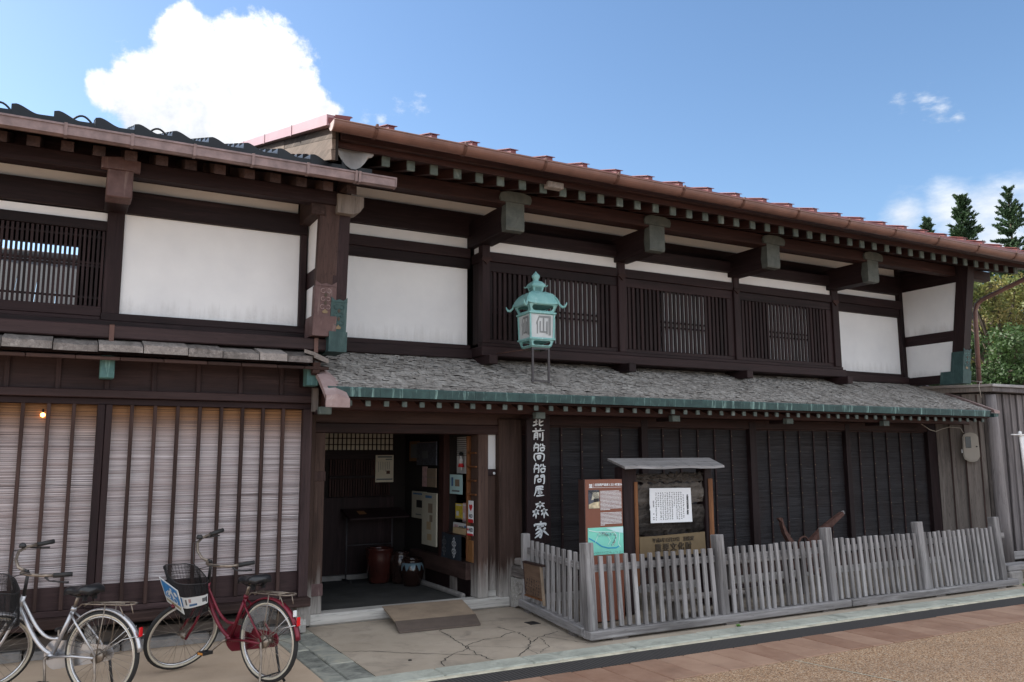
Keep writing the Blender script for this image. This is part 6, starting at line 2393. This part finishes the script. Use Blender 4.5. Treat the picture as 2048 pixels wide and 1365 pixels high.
    for s_, a in ((1, ca), (-1, ca + math.pi)):
        b = MB()
        p = (.42 + .165 * math.cos(a), s_ * .075, .29 + .165 * math.sin(a))
        b.tube([(.42, s_ * .04, .29), (.42, s_ * .060, .29), (.42 + .01 * math.cos(a), s_ * .070, .29 + .01 * math.sin(a)), p, (p[0], s_ * .09, p[2])], [.013, .013, .010, .009, .007], 'chrome_dull', 8)
        cranks[s_] = P('crank', b)
    for s_, a in ((1, ca), (-1, ca + math.pi)):
        p = (.42 + .165 * math.cos(a), s_ * .125, .29 + .165 * math.sin(a))
        b = MB()
        for dx in (-.032, .032):
            b.box((p[0] + dx - .009, p[1] - .045, p[2] - .012), (p[0] + dx + .009, p[1] + .045, p[2] + .012), 'bike_black', .003)
        b.box((p[0] - .03, p[1] - .012, p[2] - .008), (p[0] + .03, p[1] + .012, p[2] + .008), 'bike_black')
        b.box((p[0] - .028, p[1] + .036, p[2] - .008), (p[0] + .028, p[1] + .046, p[2] + .008), pedal_m)
        for yy_ in (-.045, .033):
            b.box((p[0] - .04, p[1] + yy_, p[2] - .010), (p[0] + .04, p[1] + yy_ + .01, p[2] + .010), 'bike_black')
        P('pedal', b, cranks[s_])
    # rear stand, drum brake
    b = MB()
    for s_ in (-1, 1):
        b.tube([(0, s_ * .075, AX[2]), (-.015, s_ * .08, .20), (-.03, s_ * .10, .06), (-.06, s_ * .125, .006)], [.010, .010, .009, .010], 'chrome_dull' if s_ > 0 else 'iron_black', 7)
    b.tube([(-.03, -.10, .075), (-.03, .10, .075)], .006, 'iron_black', 6)
    P('kick_stand', b)
    b = MB()
    b.tube([(0, .032, AX[2]), (0, .062, AX[2])], .048, 'chrome_dull', 18)
    P('drum_brake', b)
    b = MB()
    b.box((-.315, -.016, AX[2] + .135), (-.30, .016, AX[2] + .20), 'reflector_red', .005)
    P('reflector', b)
    # skirt guard on both sides
    for s_ in (-1, 1):
        b = MB()
        pts = [(AX[0] + (Rw - .05) * math.cos(a), AX[2] + (Rw - .05) * math.sin(a)) for a in np.linspace(R(15), R(100), 12)]
        inn = [(AX[0] + (Rw - .155) * math.cos(a), AX[2] + (Rw - .155) * math.sin(a)) for a in np.linspace(R(100), R(20), 12)]
        if sign:
            b.prism(pts + inn, 'y', s_ * .042 - .001, s_ * .042 + .001, 'skirt_net')
        else:
            for p_, q_ in list(zip(pts, inn[::-1])):
                b.tube([(p_[0], s_ * .042, p_[1]), (q_[0], s_ * .042, q_[1])], .0016, 'bike_black', 4)
            b.tube([(p_[0], s_ * .042, p_[1]) for p_ in inn], .002, 'bike_black', 4)
            b.tube([(p_[0], s_ * .042, p_[1]) for p_ in pts], .002, 'bike_black', 4)
        P('skirt_guard', b)
    # wire basket
    x0, x1, zb0, zt0 = .700, .995, .54, .865
    def sect(t_):      # outline of the basket at height t (0 foot, 1 rim)
        k_ = lerp(.78, 1.0, t_)
        hw, cx, hl = .175 * k_, (x0 + x1) / 2 + .02 * t_, .135 * k_
        pts = []
        for a in np.linspace(0, 2 * math.pi, 49)[:-1]:
            c_, s__ = math.cos(a), math.sin(a)
            ex = abs(c_) ** .5 * (1 if c_ > 0 else -1)
            ey = abs(s__) ** .5 * (1 if s__ > 0 else -1)
            tilt = .06 * t_ * (ex * .5 - .2) * 1
            pts.append((cx + hl * ex, hw * ey, lerp(zb0, zt0, t_) + .10 * t_ * (.5 * ex - .1) ))
        return pts
    b = MB()
    for t_ in np.linspace(0, 1, 30):
        b.tube([ST(p) for p in sect(t_)], .0017, 'basket_wire', 3, True, smooth=False)
    S = [sect(t_) for t_ in np.linspace(0, 1, 5)]
    for j in range(96):
        b.tube([ST((Vector(s_[j // 2]) + Vector(s_[(j + 1) // 2 % 48])) / 2) for s_ in S], .0017, 'basket_wire', 3, smooth=False)
    for t_ in np.linspace(-.95, .95, 18):
        b.tube([ST((x0 + .02 + .0, t_ * .125, zb0)), ST((x1 - .03, t_ * .125, zb0))], .0018, 'basket_wire', 3, smooth=False)
    bk = P('basket', b, stuff=False)
    b = MB()
    b.tube([ST(p) for p in sect(1)], .0042, 'bike_black', 6, True)
    b.tube([ST(p) for p in sect(.55)], .0022, 'bike_black', 5, True)
    b.tube([ST(p) for p in sect(0)], .003, 'bike_black', 5, True)
    P('rim_wire', b, bk)
    b = MB()
    b.box((-.03, -.025, -.02), (.03, .025, .03), 'bike_black', .006)
    me = b.build('lamp')
    put('lamp', me, t, ST((.78, .0, .52)))
    if sign:
        # blue card on the basket's front, paper strip on its near side
        fx = .985
        cr = Matrix.Rotation(R(10), 3, 'Z')
        cpv = Vector((.85, 0, 0))
        ST = lambda p: steer_pt(cr @ (Vector(p) - cpv) + cpv)
        b = MB()
        corners = [(fx - .005, -.125, .60), (fx - .005, .125, .60), (fx + .035, .135, .845), (fx + .035, -.135, .845)]
        b.add([ST(p) for p in corners] + [ST((p[0] - .004, p[1], p[2])) for p in corners], [(0, 1, 2, 3), (7, 6, 5, 4), (0, 4, 5, 1), (1, 5, 6, 2), (2, 6, 7, 3), (3, 7, 4, 0)], 'ad_white')
        card = P('sign_card', b, bk)
        def CP(u, v, d=.002):   # u across seen from the front, v up
            return ST((lerp(fx - .005, fx + .035, v) + d, lerp(-.13, .13, u), lerp(.60, .845, v)))
        b = MB()
        b.add([CP(.06, .30), CP(.94, .30), CP(.94, .95), CP(.06, .95)], [(0, 1, 2, 3)], 'ad_blue')
        def disc(u, v, r_, m, d, w_=None):
            n_ = 18
            o_ = [CP(u + r_ * math.cos(a), v + r_ * .95 * math.sin(a), d) for a in np.linspace(0, 2 * math.pi, n_ + 1)[:-1]]
            if w_:
                i_ = [CP(u + (r_ - w_) * math.cos(a), v + (r_ - w_) * .95 * math.sin(a), d) for a in np.linspace(0, 2 * math.pi, n_ + 1)[:-1]]
                b.add(o_ + i_, [(i, (i + 1) % n_, n_ + (i + 1) % n_, n_ + i) for i in range(n_)], m)
            else:
                b.add(o_, [tuple(range(n_))], m)
        disc(.30, .45, .13, 'ad_white', .003, .035)
        disc(.68, .42, .13, 'ad_white', .003, .035)
        disc(.56, .80, .055, 'ad_white', .003)
        disc(.80, .72, .09, 'ad_white', .003)
        b.add([CP(.28, .45, .0035), CP(.36, .44, .0035), CP(.60, .74, .0035), CP(.48, .74, .0035)], [(0, 1, 2, 3)], 'ad_white')
        b.add([CP(.48, .70, .004), CP(.60, .72, .004), CP(.72, .50, .004), CP(.62, .45, .004)], [(0, 1, 2, 3)], 'ad_white')
        b.add([CP(.30, .60, .004), CP(.34, .66, .004), CP(.56, .70, .004), CP(.56, .64, .004)], [(0, 1, 2, 3)], 'ad_white')
        rr2 = random.Random(5)
        for i in range(9):
            u = .10 + i * .09
            b.add([CP(u, .12, .003), CP(u + .06, .12, .003), CP(u + .06, .22, .003), CP(u, .22, .003)], [(0, 1, 2, 3)], 'ad_gold')
        P('card_print', b, card)
        b = MB()
        ST = steer_pt
        S1, S2 = sect(.30), sect(.62)
        idx = list(range(4, 18))
        o_ = lambda p: ST((p[0], p[1] * 1.02 + .003, p[2]))
        b.loft([[o_(S1[j]), o_(S2[j])] for j in idx], 'ad_white', False, False)
        strip = put('paper_strip', b.build('paper_strip'), bk, (0, 0, 0))
        b = MB()
        o2 = lambda p: ST((p[0], p[1] * 1.02 + .0045, p[2]))
        for j0, j1, va, vb, m_ in ((4, 6, .1, .9, 'ad_blue'), (8, 9, .3, .8, 'ink_grey'), (10, 12, .15, .35, 'blue_print'), (10, 11, .5, .85, 'pink_print'), (13, 15, .35, .75, 'ink_grey'), (15, 16, .2, .8, 'ink')):
            q_ = [[tuple(Vector(o2(S1[j])).lerp(Vector(o2(S2[j])), v_)) for v_ in (va, vb)] for j in range(j0, j1 + 1)]
            b.loft(q_, m_, False, False)
        q = put('strip_print', b.build('strip_print'), strip, (0, 0, 0), stuff=True)
        b = MB()
        b.box((-.273, -.014, AX[2] + .20), (-.264, .014, AX[2] + .245), 'ad_white')
        P('registration_sticker', b)
    t.location = pos
    t.rotation_euler = (0, 0, head)
    return t


bicycle('red city bicycle with cream tyres, blue card and paper strip on its basket', (1.495, 6.66, 0), R(121), R(76), 'bike_red', 'tyre_cream', 'bike_red', True, 'amber', -35)
bicycle('silver city bicycle with black saddle and plain wire basket', (.36, 6.79, 0), R(138), R(57), 'bike_silver', 'tyre_cream', 'bike_silver', False, 'bike_black', 262)

# ================================================================== TREES
def leaf_cloud(centers, radii, n, size, m, squash=.8, seed=0, up_bias=.0):
    g = np.random.default_rng(seed)
    cs = np.array(centers, float)
    rs = np.array(radii, float)
    w = rs ** 2
    k = g.choice(len(cs), n, p=w / w.sum())
    d = g.normal(size=(n, 3))
    d /= np.linalg.norm(d, axis=1)[:, None]
    rad = rs[k] * (g.random(n) ** .4)
    p = cs[k] + d * rad[:, None] * np.array([1, 1, squash])
    nrm = d * .6 + g.normal(size=(n, 3)) * .6 + np.array([0, 0, up_bias])
    nrm /= np.linalg.norm(nrm, axis=1)[:, None]
    a = np.cross(nrm, g.normal(size=(n, 3)))
    a /= np.linalg.norm(a, axis=1)[:, None]
    bb = np.cross(nrm, a)
    s = size * (.6 + .8 * g.random(n))[:, None]
    v = np.empty((n, 4, 3))
    v[:, 0], v[:, 1], v[:, 2], v[:, 3] = p - a * s, p - bb * s * .5, p + a * s, p + bb * s * .5
    return v.reshape(-1, 3)


def fast_quads(name, v, m):
    me = bpy.data.meshes.new(name)
    n = len(v) // 4
    me.vertices.add(len(v))
    me.vertices.foreach_set('co', v.astype(np.float32).ravel())
    me.loops.add(len(v))
    me.loops.foreach_set('vertex_index', np.arange(len(v), dtype=np.int32))
    me.polygons.add(n)
    me.polygons.foreach_set('loop_start', np.arange(0, len(v), 4, dtype=np.int32))
    me.polygons.foreach_set('loop_total', np.full(n, 4, dtype=np.int32))
    me.materials.append(MATS[m])
    me.update(calc_edges=True)
    me.validate()
    return me


def conifer(label, x, y, h, rmax, seed, sparse=1.0):
    g = np.random.default_rng(seed)
    t = thing('conifer', label, 'tree', (x, y, 0), 'conifers beyond the roof')
    b = MB()
    b.tube([(0, 0, 0), (0, 0, h * .5), (.02, 0, h * .98)], [h * .016, h * .009, .015], 'bark', 8)
    z = h * .25
    vs = []
    while z < h * .985:
        f = 1 - z / h
        rl = rmax * (f ** .75) * .95 + .12
        nb_ = 9 if f > .1 else 5
        for i in range(nb_):
            if g.random() > sparse:
                continue
            a = g.random() * 6.283
            L_ = rl * g.uniform(.45, 1.2)
            rise = g.uniform(-.05, .65) + .5 * (f < .12)
            d = np.array([math.cos(a), math.sin(a), rise])
            d /= np.linalg.norm(d)
            b.tube([(0, 0, z), tuple(d * L_ + np.array([0, 0, z + .12 * L_]))], [.03 * f + .012, .006], 'bark', 4, cap=False)
            m_ = int(34 + 120 * L_)
            tt = g.random(m_) ** .7
            p = np.outer(tt * L_, d) + np.array([0, 0, z]) + np.c_[np.zeros((m_, 2)), .12 * L_ * tt ** 2] + g.normal(size=(m_, 3)) * (.035 + .07 * L_ * (1 - tt))[:, None] * np.array([1, 1, .6])
            ax = d + g.normal(size=(m_, 3)) * .6 + np.array([0, 0, .35])
            ax /= np.linalg.norm(ax, axis=1)[:, None]
            sd_ = np.cross(ax, g.normal(size=(m_, 3)))
            sd_ /= np.linalg.norm(sd_, axis=1)[:, None]
            s1 = g.uniform(.07, .17, m_)[:, None]
            q = np.empty((m_, 4, 3))
            q[:, 0], q[:, 1], q[:, 2], q[:, 3] = p - ax * s1 * .3, p - sd_ * s1 * .3, p + ax * s1, p + sd_ * s1 * .3
            vs.append(q.reshape(-1, 3))
        z += (.20 + .22 * f) * g.uniform(.8, 1.2)
    put('trunk', b.build('trunk'), t, (x, y, 0))
    put('crown', fast_quads('crown', np.concatenate(vs), 'needle'), t, (x, y, 0))
    return t


conifer('dense conical conifer rising above the red roof end', 39.8, 25, 15.1, 2.7, 1)
conifer('tall sparse conifer with bare pointed tip right of the dense one', 44.0, 25, 16.05, 3.0, 2, .62)
conifer('small conifer tip left of the dense conifer', 36.95, 25, 13.5, 1.5, 3, .85)
conifer('conifer cut by the right picture edge', 46.4, 25, 15.0, 2.8, 4, .8)


def broad(label, x, y, trunk_h, blobs, n, size, m, seed, lean=(0, 0)):
    t = thing('broadleaf_tree', label, 'tree', (x, y, 0), 'leafy trees beyond the plank wall')
    b = MB()
    g = random.Random(seed)
    b.tube([(x, y, 0), (x + .1, y, trunk_h * .5), (x + lean[0], y + lean[1], trunk_h)], [.18, .13, .07], 'bark', 9)
    for (cx, cy, cz, r_) in blobs:
        b.tube([(x + lean[0] * .6, y + lean[1] * .6, trunk_h * .65), ((x + cx) / 2 + g.uniform(-.2, .2), (y + cy) / 2, (trunk_h * .8 + cz) / 2 + .3), (cx, cy, cz)], [.07, .045, .015], 'bark', 6)
        for _ in range(4):
            d = Vector((g.gauss(0, 1), g.gauss(0, 1), g.gauss(0, .7))).normalized() * r_ * .85
            b.tube([(cx, cy, cz), (cx + d.x, cy + d.y, cz + d.z)], [.02, .006], 'bark', 4)
    o_ = (x, y, 0)
    piece('trunk', b, t, origin=o_)
    v = leaf_cloud([(c_[0] - x, c_[1] - y, c_[2]) for c_ in blobs], [c_[3] for c_ in blobs], n, size, m, .8, seed, .3)
    put('crown', fast_quads('crown', v, m), t, o_)


gq = random.Random(17)
def blobset(cx, cy, z0, z1, w, k, r0, r1):
    return [(cx + gq.uniform(-w, w), cy + gq.uniform(-w, w) * .7, gq.uniform(z0, z1), gq.uniform(r0, r1)) for _ in range(k)]
broad('yellowing autumn tree above the plank wall by the downpipe', 27.4, 16.2, 5.6, blobset(27.4, 16.2, 5.0, 7.4, 2.2, 44, .28, .62), 13000, .06, 'leaf_autumn', 5)
broad('dark green bushy tree just above the plank wall cap', 24.9, 14.6, 4.0, blobset(25.0, 14.6, 3.0, 5.3, 1.9, 40, .28, .6), 13000, .058, 'leaf_green', 6)
broad('yellowing tree filling the gap at the right picture edge', 30.6, 17.0, 5.5, blobset(30.6, 17.0, 4.6, 7.8, 2.0, 40, .3, .7), 12000, .065, 'leaf_autumn', 7)
broad('green bushy tree at the right picture edge low over the wall', 27.8, 14.8, 4.0, blobset(28.0, 14.9, 3.0, 5.6, 1.8, 36, .3, .65), 12000, .06, 'leaf_green', 8)

# weeds at the foot of the fence
def weed(label, x, y, n, s):
    g = random.Random(int(x * 10))
    b = MB()
    for i in range(n):
        a = g.uniform(0, 6.28)
        L_ = s * g.uniform(.6, 1.2)
        d = Vector((math.cos(a), math.sin(a), g.uniform(.5, 1.4))).normalized()
        sd_ = Vector((-math.sin(a), math.cos(a), 0)) * L_ * .22
        p0 = Vector((x, y, 0)) + Vector((g.gauss(0, s * .4), g.gauss(0, s * .25), 0))
        p1, p2 = p0 + d * L_ * .55, p0 + d * L_ * .9 + Vector((0, 0, -.15 * L_))
        b.add([p0, p1 - sd_, p2, p1 + sd_], [(0, 1, 2, 3)], 'leaf_weed')
    tag(piece('weed', b, None, origin=(x, y, 0)), label, 'weed', 'weeds along the kerb')


weed('small bright green weed under the middle of the fence', 6.12, 6.50, 22, .045)
weed('tuft of grass at the foot of the squared stone', 11.22, 6.58, 34, .06)
